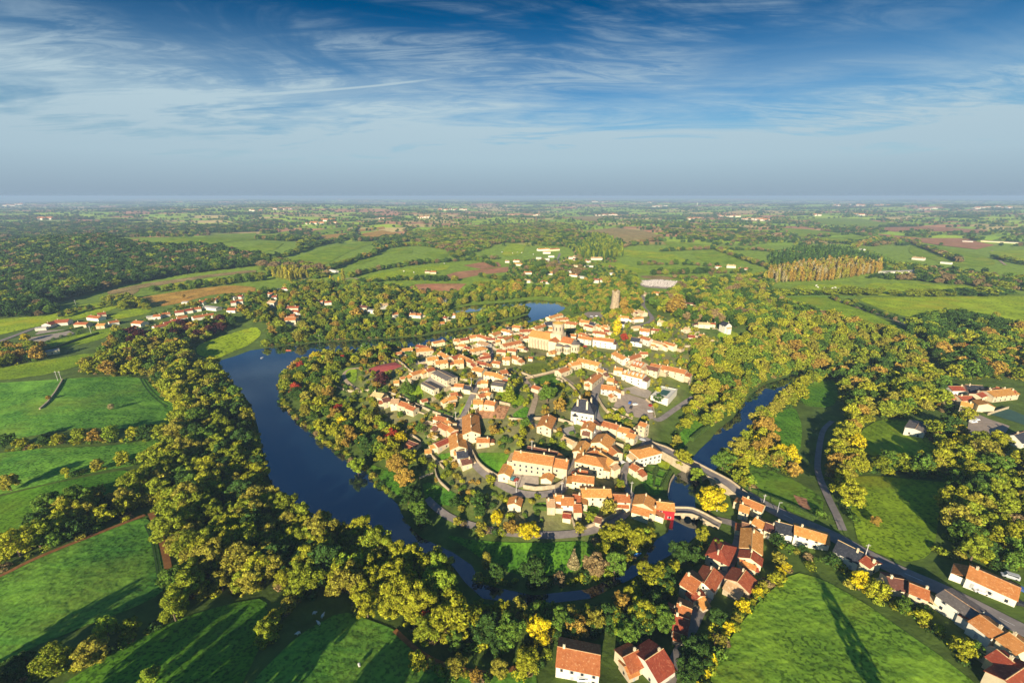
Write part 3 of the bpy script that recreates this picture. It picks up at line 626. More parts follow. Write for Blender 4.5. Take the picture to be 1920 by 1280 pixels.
# ---------------------------------------------------------------- houses
# each row: ridge end, ridge end (pixels of the survey), width m, eave height m, roof code [wall code] ; x = hip
HOUSES = """village west|west of the school|754,654 773,652 8 6 o;742,661 753,660 6 3.5 o;790,653 802,652 12 8 o x;782,646 805,650 8 5 r;811,641 832,637 7 5 o;800,671 820,668 9 6 o;816,677 838,674 9 6 o;825,660 842,668 8 6 o;770,699 797,691 7 5 o;798,692 812,688 8 5 r;738,714 748,713 6 3 o;752,707 757,706 5 3 o
school|at the school yard|820,694 848,708 12 6 g;794,716 818,728 6 5 g;838,745 854,741 7 4 o;842,755 854,755 6 3 o;844,737 857,735 7 4 o;853,719 870,720 7 4 o;872,722 884,724 6 4 s;789,750 800,747 5 3 r
garden row|in the west garden row|700,735 720,738 10 6 p;716,747 729,744 9 6 b;734,748 749,748 10 6 p;752,752 768,757 8 5 o;766,759 780,764 7 5 r
west lane|west of the lane|817,778 838,784 8 5 o;817,795 830,787 7 5 o;828,792 843,800 8 5 o;838,786 848,793 8 5 o;842,797 852,805 7 5 o;816,831 848,817 7 4 r;856,811 860,836 12 6 o;807,835 815,833 5 4 o;798,843 807,842 6 3 o;766,825 785,832 5 3 b;762,832 774,837 5 3 r;856,846 876,843 8 6 s white;864,862 882,858 8 4 b
east lane|east of the lane|882,775 884,808 13 6 o;894,821 918,821 7 4 o;888,749 906,749 9 6 o;911,750 930,753 8 5 o;896,740 910,736 7 5 o;913,735 921,737 6 5 o;906,727 917,728 6 4 r;902,713 915,713 7 4 o;925,715 947,718 12 5 g;944,711 952,712 5 4 r
track|beside the garden track|1000,722 1013,726 6 4 r;1030,777 1020,797 11 6 o;1057,818 1078,828 6 3 p;1088,782 1100,786 6 4 r;1105,785 1115,788 5 4 r;1107,789 1100,803 9 6 o;1097,826 1084,845 8 6 o
convent|round the convent yard|965,845 1039,856 13 9 o;1041,859 1066,863 12 8 o;945,887 955,868 8 4 o;1030,885 1024,896 7 3 o;990,836 1045,847 8 5 b;1074,889 1114,894 9 7 o;1084,881 1102,883 8 5 r
square|east of the central street|1119,844 1151,864 10 7 o;1098,853 1118,857 12 8 o x;1099,849 1117,843 8 6 r;1125,866 1145,876 8 5 o;1137,813 1124,829 14 7 o;1140,832 1158,848 9 6 o;1132,789 1160,797 9 6 o;1161,799 1181,804 9 6 o;1178,810 1193,815 8 6 o;1201,790 1214,795 7 10 o limestone;1203,842 1219,838 12 8 o white x;1187,868 1200,876 8 5 o
ring road|inside the ring road|1089,916 1145,917 10 7 o;1147,926 1180,928 9 6 o;1147,937 1178,940 8 3 r;1052,932 1075,933 9 6 o white;1077,927 1086,928 8 6 r;1077,945 1087,945 9 5 r;1041,928 1050,928 7 6 o white;968,930 964,943 8 4 o;1059,962 1067,963 5 3 r;1117,968 1125,970 6 3 b;1028,936 1037,936 9 4.5 p
church street|south of the church|1122,699 1103,714 8 6 o;1085,671 1125,680 9 6 o;1069,680 1086,677 8 5 o;1060,688 1070,691 7 4 o;1122,690 1134,695 6 5 o;1046,694 1062,688 8 5 r;1028,660 1039,659 7 3 o;992,669 999,670 4 3 r
town hall|beside the white town hall|1114,631 1152,636 10 9 o white;1086,629 1111,633 9 7 o white;1113,620 1136,623 8 6 r;1087,623 1100,626 7 5 o;1069,626 1081,627 7 5 o;1062,603 1083,606 9 6 o;1088,600 1106,602 9 6 o;1108,603 1118,606 7 5 s;1097,608 1113,612 6 5 r;1121,608 1128,611 7 5 o;1132,609 1141,611 7 4 o;1132,618 1142,619 6 4 r
tower foot|below the old tower|1160,592 1179,593 8 6 o white;1158,601 1172,603 7 5 s white;1197,580 1210,585 9 5 p;1188,595 1205,594 7 5 o white;1186,581 1192,583 5 5 o;1201,615 1219,617 11 6 o white;1222,616 1240,618 6 5 r;1235,600 1246,602 8 5 p;1186,612 1200,611 8 3 p;1204,630 1221,635 8 7 o white;1222,637 1245,643 7 5 p;1246,640 1267,646 7 5 o;1184,632 1200,634 9 6 s white;1221,645 1229,646 5 4 o
hotel|round the old hotel|1153,659 1175,670 9 6 o white;1175,671 1198,663 8 5 o;1199,660 1214,660 6 4 r;1190,675 1209,680 16 7 o dorm;1205,683 1236,690 10 6 b;1221,681 1239,685 8 5 o;1241,684 1287,694 11 7 o;1171,693 1209,702 12 8 o white dorm;1152,688 1168,690 8 5 o;1140,708 1152,710 8 5 o;1128,721 1155,724 10 6 o white;1146,738 1152,742 6 4 o;1236,741 1254,746 6 4 o white;1283,700 1291,702 6 5 o
east wood|in the eastern park|1309,604 1331,605 8 5 p;1333,605 1342,606 6 4 r;1356,602 1367,606 10 10 s white;1273,561 1285,563 10 5 p;1280,566 1300,568 7 4 b;1290,628 1303,629 8 3 r;1311,627 1321,627 6 4 o;1285,613 1292,615 7 5 p;1204,546 1222,553 8 4 p;1227,546 1238,548 8 4 o;1232,554 1238,556 7 4 o
church west|just west of the church|941,645 975,638 9 6 o;974,648 984,650 6 4 o;943,669 957,670 8 6 o;962,666 974,670 8 5 o;932,655 949,656 7 4 r;953,653 969,655 7 4 r;925,676 939,678 7 4 r;900,639 917,645 9 6 p white;928,638 937,637 7 5 o;943,635 956,629 7 6 o;935,631 944,633 6 5 r;921,626 935,621 9 6 o;897,627 915,632 9 6 o;880,629 897,628 10 6 o;911,634 928,634 7 5 r
old quarter|in the old western quarter|850,636 860,635 8 5 o;862,635 877,633 8 5 r;862,645 874,647 8 5 o;873,650 882,652 6 4 r;890,653 903,650 10 6 o x;907,661 918,663 6 4 r;898,669 918,666 7 4 r;846,669 862,664 9 5 r;851,675 869,674 10 6 o;864,665 880,672 8 6 o;880,673 889,677 7 5 o;893,676 913,680 7 4 r;887,680 894,685 6 4 r;890,687 908,691 10 5 o;910,696 935,700 8 6 o;934,701 946,705 8 5 o;937,695 950,693 8 5 o
north street|north of the church|942,617 958,620 8 6 o white;974,619 995,618 9 6 r;962,610 977,612 9 6 o;1000,615 1020,609 9 6 o;969,627 980,628 6 5 r;980,631 994,630 7 5 r;1021,604 1038,603 10 7 s white;1027,594 1052,587 9 6 o;1041,597 1064,595 9 6 o;1040,602 1053,603 8 6 o;1022,621 1040,622 8 6 r;1009,621 1019,623 7 5 s;1030,614 1040,615 7 5 o;950,613 959,614 6 5 s;1053,603 1062,604 8 5 o
south lane|on the south lane|1356,1022 1352,1030 11 6 r x;1411,990 1409,1027 10.5 6.5 o;1410,1032 1407,1046 10.5 6 r;1391,1049 1420,1055 8 3 r;1393,979 1408,983 8 6 b;1398,1069 1383,1090 11.5 4.5 r stone;1288,1074 1314,1091 12 7 r;1338,1064 1320,1093 9.5 6 r white;1300,1104 1311,1115 8 4 r;1270,1131 1297,1142 12 7 o;1265,1152 1292,1162 11 6 r;1255,1137 1265,1142 6 5 r;1268,1186 1280,1190 5 3 r;1211,926 1206,944 12 7 o;1218,947 1230,951 8 6 o
bottom|at the bottom edge|1046,1212 1125,1228 12 7 o white;1210,1238 1243,1216 14 5 r white;1168,1232 1196,1218 10 5 r;1172,1249 1188,1242 7 3.5 o
main road|along the main road|1393,931 1433,948 8.5 6 o;1388,945 1406,951 8 6 o;1417,970 1436,981 8 6 o white;1455,977 1489,986 8.5 6 s white;1490,985 1555,1004 9.5 6 o white;1572,1013 1618,1036 9.5 6 s white;1626,1043 1642,1054 8 5 r;1438,980 1452,985 9 5 b;1663,1081 1702,1088 9.5 5 b;1706,1093 1742,1107 8.5 6 r;1772,1106 1835,1148 10.5 6 g white;1838,1153 1880,1184 10 5 o white;1893,1186 1930,1214 10.5 5.5 o;1872,1220 1898,1240 9.5 4.5 r;1885,1275 1930,1245 9.5 4.5 r;1819,1061 1913,1102 12 4 o white
holiday hotel|of the hotel complex at right|1778,724 1808,724 10 5 r white;1850,733 1897,728 12 6 y;1840,748 1852,757 10 6 y;1803,752 1825,757 9 5 y;1773,742 1793,740 8 5 r;1796,742 1822,742 10 5 r;1868,725 1905,733 10 5 r;1830,738 1866,727 8 5 r;1810,721 1842,723 12 4 s;1842,848 1875,853 9 4 o white;1877,855 1930,862 9 4 o white;1725,790 1716,804 11 5 g white;1783,646 1800,650 9 5 p white;1812,645 1828,648 7 4 r;1902,815 1930,806 10 4 s white
farm hamlet|in the farm hamlet at left|85,606 105,600 12 4 r white;103,600 130,598 14 4 r white;168,591 190,593 10 4 r white;182,587 198,585 10 4 r;143,604 166,604 10 4 r;182,607 198,606 9 4 o;203,603 221,600 8 4 r white;67,614 88,612 8 3 w white;82,658 110,653 8 4 w
estate|in the left housing estate|252,601 270,602 12 4 r white;274,593 288,591 8 4 w white;288,590 302,589 10 4 r white;303,587 318,585 9 4 r white;287,611 311,606 10 4 r white;307,604 325,601 10 4 r white;319,599 338,597 10 4 r white;331,594 350,591 10 4 r white;360,593 384,589 10 4 r white;385,589 400,587 9 4 r white;327,583 344,581 10 4 r white;345,580 360,578 10 4 r white;360,577 376,575 10 4 r white;385,573 410,576 10 4 w white;428,577 444,577 12 4 r white;374,563 384,563 10 5 r white;385,560 406,559 10 5 r white;432,565 442,564 9 5 r white;443,562 455,561 9 5 r white;433,556 441,556 8 4 w white;448,553 456,554 8 4 r white;245,612 256,611 9 4 r;262,618 285,620 9 4 r white;343,565 354,565 9 3 w white
north bank|among the north bank trees|472,560 486,560 9 4 r white;501,548 512,549 9 5 r white;511,554 520,554 9 4 r white;505,563 518,564 12 8 p white;536,574 561,574 9 5 r;549,581 561,582 9 5 r white;537,591 553,590 10 5 r;535,598 556,597 14 8 o;517,541 525,541 8 4 w white;529,539 542,539 8 4 r white;596,563 606,563 8 4 o white;608,565 621,564 8 4 r white;609,500 617,502 9 5 w white;620,505 632,507 8 4 w white;711,570 726,568 10 6 p white;692,580 703,581 8 4 w white;675,573 690,574 9 5 b;734,589 745,587 9 5 o white;767,582 774,583 7 4 o white;768,587 780,587 8 4 o white;781,587 791,588 9 4 o white;825,560 837,560 8 5 p white;818,604 833,603 9 6 o white;832,593 838,594 6 5 r;840,588 854,588 8 5 o white;873,588 890,588 8 5 o white;728,642 738,644 7 4 s white;797,507 806,507 9 4 b;807,508 818,508 9 4 r
hill hamlet|in the hilltop hamlet|1008,466 1028,465 12 5 o white;1030,466 1048,465 12 5 o;1018,471 1032,471 10 5 p white;1005,482 1015,482 9 4 w white;1008,487 1018,487 9 4 p white;1021,484 1030,484 9 4 w white;1028,479 1039,479 9 4 w white;1025,489 1031,489 8 4 w white;1066,481 1074,481 9 5 p white;1076,479 1083,480 9 5 p white;1074,485 1088,485 9 4 r white;1073,490 1082,489 8 4 r white;1108,482 1129,482 14 4 p white;1098,487 1106,488 9 4 o white;1075,497 1086,497 9 4 p white;1094,497 1113,498 8 3 w white;1056,488 1066,488 9 4 p white;1064,507 1075,507 9 4 w white;1068,513 1083,514 8 4 r white;1087,517 1096,518 8 4 w white;982,509 997,509 9 4 r white;1021,509 1037,510 10 4 o white;982,524 994,524 9 4 p white;995,524 1008,524 9 4 r white;1013,526 1030,526 9 4 r white;1111,522 1124,523 9 7 r white;1125,522 1131,523 8 5 r white;947,488 955,488 9 4 p white;962,487 974,487 9 4 r white;964,493 980,494 9 4 o white;1022,499 1031,499 9 4 w white;1041,498 1047,498 8 4 p white;1143,511 1150,511 8 4 w white
far farms|on the far farmland|1342,498 1352,498 9 5 r white;1363,496 1380,497 10 5 p white;1385,502 1404,502 10 5 r white;1653,508 1722,506 14 4 w white;1840,450 1918,454 18 4 g;1712,481 1735,483 12 5 p white;1765,490 1785,492 9 4 w white;1613,466 1621,467 8 4 w white;1805,451 1825,452 9 4 w white"""
ORD = 'first second third fourth fifth sixth seventh eighth ninth tenth eleventh twelfth thirteenth fourteenth fifteenth sixteenth'.split()
RC = dict(o='orange tiled', r='red tiled', b='brown tiled', p='pale tiled', y='ochre tiled', s='dark slate', g='grey sheet', w='off-white')  # brown on the long wing behind the convent is shade put into its roof
WC = dict(render='cream', white='white', limestone='stone', stone='stone', redwall='red')
WIN = mesh('window_pane', *(lambda V, F: (box(V, F, -.45, .45, -.04, .04, -.65, .65), (V, F))[1])([], []), [M['glass']])
SHU = mesh('shutter', *(lambda V, F: (box(V, F, -.2, .2, -.05, .05, -.68, .68), (V, F))[1])([], []), [M['shutter']])
DOOR = mesh('door', *(lambda V, F: (box(V, F, -.5, .5, -.04, .04, 0, 2.1), (V, F))[1])([], []), [M['shutter']])
CHM = mesh('chimney', *(lambda V, F: (box(V, F, -.38, .38, -.3, .3, -1.2, 1.1), box(V, F, -.46, .46, -.38, .38, 1.1, 1.25), cyl(V, F, 0, 0, 1.25, 1.55, .16, .13, 8), (V, F))[3])([], []), [M['render']])
HP = []; where_v = False
rh = random.Random(5)
def house(a, b, w, eave, roof, wall='render', hip=False, dorm=False, label='', group=None, name='house', steep=None, cat='house'):
    if cat == 'house' and name == 'house': w, eave = w * .86, eave * (.82 if eave > 5 else .9)
    rise = w * .5 * (steep or (.75 if roof == 's' else .20 if roof in 'gw' else .42)); zr = eave + rise
    P = parse('%s %s' % (a, b)); zg = float(G([P[0]])[0][2])
    for _ in range(4):
        q = plane(P, zg + zr); c = q.mean(0); zg = float(hz(c[0], c[1]))
    d = q[1] - q[0]; L = float(np.linalg.norm(d)); ang = math.atan2(d[1], d[0]); Lh = max(L, 4) / 2 + (w * .5 if hip else 0); hw = w / 2
    root = empty(name, (c[0], c[1], zg + rh.uniform(-.03, .03)), ang); tag(root, label, cat, group)
    HP.append((c[0], c[1], ang, Lh + 1.2, hw + 1.2))
    e = eave; V = [(-Lh, -hw, -2), (Lh, -hw, -2), (Lh, hw, -2), (-Lh, hw, -2), (-Lh, -hw, e), (Lh, -hw, e), (Lh, hw, e), (-Lh, hw, e)]
    F = [[0, 1, 5, 4], [2, 3, 7, 6]]
    if hip: F += [[1, 2, 6, 5], [3, 0, 4, 7]]
    else: V += [(-Lh, 0, zr), (Lh, 0, zr)]; F += [[1, 2, 6, 9, 5], [3, 0, 4, 8, 7]]
    link('wall', mesh('wall', V, F, [M[wall]]), root)
    ov, og, th = .4, (.4 if hip else .22), .2; sl = rise / hw; ez = e - sl * ov + .04; V = []; F = []
    X0, Y0 = Lh + og, hw + ov; rx = max(.3, Lh - hw) if hip else X0; rz = zr + .04
    top = [(-X0, -Y0, ez), (X0, -Y0, ez), (X0, Y0, ez), (-X0, Y0, ez), (-rx, 0, rz), (rx, 0, rz)]
    V = [(x, y, z + th) for x, y, z in top] + top
    Ft = [[0, 1, 5, 4], [2, 3, 4, 5]] + ([[1, 2, 5], [3, 0, 4]] if hip else [])
    F = Ft + [[i + 6 for i in reversed(f)] for f in Ft]
    edges = [(0, 1), (1, 2), (2, 3), (3, 0)] if hip else [(0, 1), (1, 5), (5, 2), (2, 3), (3, 4), (4, 0)]
    F += [[i, i + 6, j + 6, j] for i, j in edges]
    rf = link('roof', mesh('roof', V, F, [M['roof_' + roof]]), root)
    dist = math.hypot(c[0], c[1])
    if not hip or True: # ridge tiles
        V = []; F = []; tube(V, F, (-rx, 0, rz + th), (rx, 0, rz + th), .16, .16, 6)
        if dist < 520: link('ridge', mesh('ridge', V, F, [M['roof_p']]), rf)
    # chimneys
    if eave > 3.4 and roof not in 'gw':
        for k in range(2 if L > 15 else 1):
            x = (-.75, .6)[k] * Lh * rh.uniform(.7, 1) * rh.choice((1, -1) if L < 15 else (1, 1)); ch = link('chimney', CHM, root); ch.location = (x, rh.uniform(-.8, .8), zr + .2)
    # lean-to, yard wall
    if name == 'house' and cat == 'house' and 150 < dist < 640 and eave > 3 and where_v:
        if rh.random() < .85:
            sx = rh.choice((-1, 1)); l = rh.uniform(2.5, 4.5); ww = hw * rh.uniform(.5, .85); e2 = eave * rh.uniform(.5, .7); V = []; F = []; y0 = rh.uniform(-.3, .3) * hw * .5
            a0, a1 = sorted((sx * Lh * 1.002, sx * (Lh + l))); V = [(a0, y0 - ww, -2), (a1, y0 - ww, -2), (a1, y0 + ww, -2), (a0, y0 + ww, -2), (a0, y0 - ww, e2), (a1, y0 - ww, e2), (a1, y0 + ww, e2), (a0, y0 + ww, e2)]; F = [[0, 1, 5, 4], [1, 2, 6, 5], [2, 3, 7, 6], [3, 0, 4, 7]]
            an = link('annex', mesh('annex', V, F, [M[wall]]), root); hi = e2 + l * .38; zz = [hi if abs(abs(x) - Lh) < .1 else e2 for x in (a0, a1)]
            V = [(a0, y0 - ww - .3, zz[0] + .15), (a1, y0 - ww - .3, zz[1] + .15), (a1, y0 + ww + .3, zz[1] + .15), (a0, y0 + ww + .3, zz[0] + .15)]; V += [(x, y, z - .18) for x, y, z in V]; link('annex_roof', mesh('annex_roof', V, [[0, 1, 2, 3], [7, 6, 5, 4]] + [[i, i + 4, (i + 1) % 4 + 4, (i + 1) % 4] for i in range(4)], [M['roof_' + rh.choice('oorbp')]]), an)
        if rh.random() < .75 and dist > 250:
            V = []; F = []; sx = rh.choice((-1, 1)); sy = rh.choice((-1, 1)); q1 = rh.uniform(3, 7); q2 = rh.uniform(4, 8); hh_ = rh.uniform(1.5, 2.2); xa, xb = sorted((sx * Lh, sx * (Lh + q1))); box(V, F, xa, xb, sy * (hw - .6) - .2, sy * (hw - .6) + .2, -1.5, hh_)
            ya, yb = sorted((sy * (hw - .3), sy * (hw + q2))); xc = sx * (Lh + q1 - .2); box(V, F, xc - .21, xc + .21, ya, yb, -1.5, hh_ - .02); link('yard_wall', mesh('yard_wall', V, F, [M['stone']]), root)
    # openings on the sides one can see
    tocam = Vector((-c[0], -c[1], 0)).normalized(); rot = Matrix.Rotation(-ang, 3, 'Z'); tl = rot @ tocam
    if dist < 700 and eave > 2.8:
        fl = [1.5] if eave < 4.6 else ([1.5, 4.3] if eave < 8 else [1.6, 4.4, 7.0]); near = dist < 330
        sd = -1 if tl.y < 0 else 1; st = 3.0 if near else (4.2 if dist < 520 else 6.0)
        n = max(1, int((2 * Lh - 1.5) / st)); dk = rh.randrange(n)
        for f_i, zf in enumerate(fl if dist < 520 else fl[-1:]):
            for k in range(n):
                x = (k + .5) / n * 2 * Lh - Lh + rh.uniform(-.25, .25)
                if f_i == 0 and k == dk and near and roof not in 'gw': d_ = link('door', DOOR, root); d_.location = (x, sd * (hw + .03), 0.1); continue
                if rh.random() < .12: continue
                wdw = link('window', WIN, root); wdw.location = (x, sd * (hw + .02), zf)
                if near and rh.random() < .7:
                    for sx_ in (-.66, .66): s_ = link('shutter', SHU, wdw); s_.location = (sx_, 0, 0)
        if dist < 430 and abs(tl.x) > .25:
            sx = -1 if tl.x < 0 else 1
            for zf in fl:
                for y in ((-.22 * w, .22 * w) if w > 9 else (0,)):
                    wdw = link('window', WIN, root); wdw.location = (sx * (Lh + .02), y, zf); wdw.rotation_euler = (0, 0, math.pi / 2)
    if dorm:
        sd = -1 if tl.y < 0 else 1; V = []; F = []; box(V, F, -.7, .7, -1.2, 1.2, 0, 1.5); k = len(V); V += [(-.9, -1.4, 1.5), (.9, -1.4, 1.5), (0, -1.4, 2.1), (-.9, 1.4, 1.5), (.9, 1.4, 1.5), (0, 1.4, 2.1)]; F += [[k, k + 2, k + 5, k + 3], [k + 2, k + 1, k + 4, k + 5], [k, k + 1, k + 2], [k + 3, k + 5, k + 4]]
        dme = mesh('dormer', V, F, [M['white']])
        for k in range(max(3, int(2 * Lh / 3.4))):
            dd = link('dormer', dme, rf); dd.location = ((k + .5) / max(3, int(2 * Lh / 3.4)) * 2 * Lh - Lh, sd * hw * .55, e + rise * .38); ww = link('window', WIN, dd); ww.location = (0, sd * 1.23, .8); ww.scale = (.8, 1, .8)
    return root
allh = []
for blk in HOUSES.strip().split('\n'):
    dn, where, rows = blk.split('|'); hs_ = [r.split() for r in rows.split(';')]
    hs_.sort(key=lambda r: -(float(r[0].split(',')[1]) + float(r[1].split(',')[1])))
    per = 6; nrow = max(1, round(len(hs_) / per)); per = math.ceil(len(hs_) / nrow)
    for ri in range(nrow):
        row = sorted(hs_[ri * per:(ri + 1) * per], key=lambda r: float(r[0].split(',')[0]) + float(r[1].split(',')[0]))
        for ki, r in enumerate(row):
            fl = r[5:]; wall = next((f for f in fl if f in WC), 'render'); pos = ORD[ki] + ' from left'
            if ri == 0 and nrow > 1: pos += ' in the front row'
            elif nrow > 1: pos += ' in the %s row' % ORD[ri]
            lab = '%s house with %s roof, %s %s' % (WC[wall], RC[r[4]], pos, where)
            big = len(lab.split()) > 16
            if big: lab = lab.replace(' in the ', ' in ', 1)
            if len(lab.split()) > 16: lab = lab.replace(' tiled', '').replace(' sheet', '')
            if len(lab.split()) > 16: lab = lab.replace(' house with ', ' walls, ')
            if len(lab.split()) > 16: lab = lab.replace('of the hotel complex at right', 'of hotel at right').replace('from left', 'along')
            allh.append((r, wall, 'x' in fl, 'dorm' in fl, lab, 'houses ' + where))
for r, wall, hip, dorm, lab, grp in allh:
    where_v = not any(k in grp for k in ('estate', 'far ', 'hilltop', 'hotel complex', 'farm hamlet'))
    house(r[0], r[1], float(r[2]), float(r[3]), r[4], wall, hip, dorm, lab, grp)
# the red walled house by the low bridge
rr = house('1231,940', '1264,944', 9, 7, 'o', 'redwall', label='bright red walled house beside the low bridge', name='house')
# slate roofed manor
mr = house('1090,742', '1103,744', 13, 11, 's', 'white', True, label='tall white manor with steep blue slate roof and four tall chimneys', name='manor_house', steep=1.25, cat='manor')
for x, y in ((-4.6, -3.4), (3.0, -4.4), (-4.6, 3.6), (4.8, 3.0)):
    ch = link('chimney', CHM, mr); ch.location = (x, y, 15.6); ch.scale = (1.7, 2.0, 3.2)
V = []; F = []; cyl(V, F, -5.5, -6.6, 7.2, 9.8, 1.9, .05, 12); tt = link('turret_roof', mesh('turret_roof', V, F, [M['roof_s']]), mr); V = []; F = []; cyl(V, F, -5.5, -6.6, -2, 7.2, 1.5, 1.5, 14); link('turret', mesh('turret', V, F, [M['white']]), mr)
mr.scale = (.88,) * 3
# ---------------------------------------------------------------- church
def church():
    A = plane([(1003, 632), (1046, 640)], 26.0); d = A[1] - A[0]; ang = math.atan2(d[1], d[0]); c = A[1]; zg = float(hz(c[0], c[1]))
    root = empty('church', (c[0], c[1], zg), ang); tag(root, 'large stone church with round lantern tower and orange tiled nave', 'church')
    Ln = float(np.linalg.norm(d)) + 3; st = M['limestone']
    def blk(name, x0, x1, hw, e, rise, roof, rn='roof'):
        V = [(x0, -hw, -2), (x1, -hw, -2), (x1, hw, -2), (x0, hw, -2), (x0, -hw, e), (x1, -hw, e), (x1, hw, e), (x0, hw, e), (x0, 0, e + rise), (x1, 0, e + rise)]
        o = link(name, mesh(name, V, [[0, 1, 5, 4], [2, 3, 7, 6], [1, 2, 6, 9, 5], [3, 0, 4, 8, 7]], [st]), root)
        o2 = .5; s = rise / hw; top = [(x0 - .3, -hw - o2, e - s * o2 + .05), (x1 + .3, -hw - o2, e - s * o2 + .05), (x1 + .3, hw + o2, e - s * o2 + .05), (x0 - .3, hw + o2, e - s * o2 + .05), (x0 - .3, 0, e + rise + .05), (x1 + .3, 0, e + rise + .05)]
        V = [(x, y, z + .25) for x, y, z in top] + top; F = [[0, 1, 5, 4], [2, 3, 4, 5], [10, 11, 7, 6], [11, 10, 9, 8], [0, 6, 7, 1], [1, 7, 11, 5], [5, 11, 8, 2], [2, 8, 9, 3], [3, 9, 10, 4], [4, 10, 6, 0]]
        link(rn, mesh('church_roof', V, F, [M['roof_' + roof]]), root); return o
    nv = blk('nave', -Ln, -4.2, 7.5, 11, 4.2, 'o'); blk('choir', 4.2, 17, 6.5, 10.5, 3.6, 'o')
    V = [(-4, -12, -2), (4, -12, -2), (4, 12, -2), (-4, 12, -2), (-4, -12, 11.5), (4, -12, 11.5), (4, 12, 11.5), (-4, 12, 11.5), (0, -12, 14.2), (0, 12, 14.2)]
    link('transept', mesh('transept', V, [[0, 1, 5, 8, 4], [2, 3, 7, 9, 6], [1, 2, 6, 5], [3, 0, 4, 7]], [st]), root)
    top = [(-4.5, -12.4, 11.3), (4.5, -12.4, 11.3), (4.5, 12.4, 11.3), (-4.5, 12.4, 11.3), (0, -12.4, 14.4), (0, 12.4, 14.4)]
    V = [(x, y, z + .25) for x, y, z in top] + top; link('transept_roof', mesh('transept_roof', V, [[1, 2, 5, 4], [3, 0, 4, 5], [6, 7, 10], [0, 1, 4], [2, 3, 5], [0, 6, 7, 1], [1, 7, 8, 2], [2, 8, 9, 3], [3, 9, 6, 0]], [M['roof_o']]), root)
    V = []; F = []; box(V, F, -5.6, 5.6, -5.6, 5.6, 8, 17); link('crossing', mesh('crossing', V, F, [st]), root)
    V = []; F = []; cyl(V, F, 0, 0, 17, 26.5, 5.6, 5.6, 20); cyl(V, F, 0, 0, 26.5, 27, 6.0, 6.0, 20); tw = link('lantern_tower', mesh('lantern_tower', V, F, [st]), root)
    V = []; F = []; cyl(V, F, 0, 0, 27, 28.8, 5.9, .2, 20); link('tower_roof', mesh('tower_roof', V, F, [M['roof_y']]), tw)
    for k in range(20):
        if k % 2: w_ = link('window', WIN, tw); a = 2 * math.pi * (k + .5) / 20; w_.location = (5.56 * math.cos(a), 5.56 * math.sin(a), 22); w_.rotation_euler = (0, 0, a + math.pi / 2); w_.scale = (.9, 1, 2.6)
    for x, y, r, h in ((17, 0, 6.0, 9.6), (6.5, -10.5, 3.6, 8.5), (13.5, -7.5, 3.6, 8.0)):
        V = []; F = []; cyl(V, F, x, y, -2, h, r, r, 18); link('apse', mesh('apse', V, F, [st]), root)
        V = []; F = []; cyl(V, F, x, y, h, h + .5 * r, r + .4, .1, 18); link('apse_roof', mesh('apse_roof', V, F, [M['roof_g']]), root)
        for k in range(7):
            a = -math.pi * (k + .5) / 7 if y else -math.pi / 2 + math.pi * (k + .5) / 7
            w_ = link('window', WIN, root); w_.location = (x + r * math.cos(a), y + r * math.sin(a), h * .55); w_.rotation_euler = (0, 0, a + math.pi / 2); w_.scale = (.8, 1, 2.4)
    bt = mesh('buttress', *(lambda V, F: (box(V, F, -.5, .5, -1.1, .2, -2, 8.6), (V, F))[1])([], []), [st])
    for k in range(7):
        x = -Ln + (k + .3) * (Ln - 5) / 7; b_ = link('buttress', bt, root); b_.location = (x, -7.5, 0)
        w_ = link('window', WIN, root); w_.location = (x + 2.4, -7.53, 5.5); w_.scale = (.8, 1, 2.6)
    HP.append((c[0] - Ln / 2 * math.cos(ang) + 4, c[1] - Ln / 2 * math.sin(ang), ang, Ln / 2 + 16, 13))
    sa = house('1030,660', '1039,656', 6, 3, 'o', label='low sacristy with orange roof below the church nave', name='sacristy', cat='sacristy')
church()
# ---------------------------------------------------------------- ruined medieval tower
def tower():
    p = G([(1153, 577)])[0]; root = empty('ruined_tower', tuple(p)); root.scale = (.86,) * 3; tag(root, 'tall ruined medieval stone tower above the village', 'tower')
    n = 22; V = []; F = []; rt = random.Random(4); zs = [-2, 3, 7, 12, 18, 23, 27]; rr_ = [9.0, 7.8, 6.8, 6.4, 6.3, 6.3, 6.4]
    for z, r in zip(zs, rr_):
        for i in range(n): a = 2 * math.pi * i / n; q = r * (1 + rt.uniform(-.02, .02)); V.append((q * math.cos(a), q * math.sin(a), z if z < 27 else z + (rt.choice((0, 0, 1.6, 2.6)) - (2.0 if 5 < i < 9 else 0))))
    for k in range(len(zs) - 1):
        for i in range(n): j = (i + 1) % n; F.append([k * n + i, k * n + j, k * n + n + j, k * n + n + i])
    kk = len(V); m_ = (len(zs) - 1) * n
    for i in range(n): x, y, z = V[m_ + i]; V.append((x * .72, y * .72, z)); 
    for i in range(n): x, y, z = V[m_ + i]; V.append((x * .72, y * .72, 23))
    for i in range(n): j = (i + 1) % n; F.append([m_ + i, m_ + j, kk + j, kk + i]); F.append([kk + i, kk + j, kk + n + j, kk + n + i])
    F.append([kk + n + i for i in range(n)])
    link('wall', mesh('tower_wall', V, F, [mat('ruin_stone', (.50, .39, .23), .95, 0, 2, (.30, .22, .13), .1, extra=mixnoise((.16, .15, .07), 3, .55, .7, .7))]), root)
    for a, z in ((-1.5, 10), (-1.2, 18), (-1.9, 23), (-1.0, 5)):
        w_ = link('window', WIN, root); w_.location = (6.6 * math.cos(a), 6.6 * math.sin(a), z * .9); w_.rotation_euler = (0, 0, a + math.pi / 2); w_.scale = (.7, 2, 1.3)
    p2 = G([(1151, 566)])
    HP.append((p[0], p[1], 0, 8, 8))
tower()
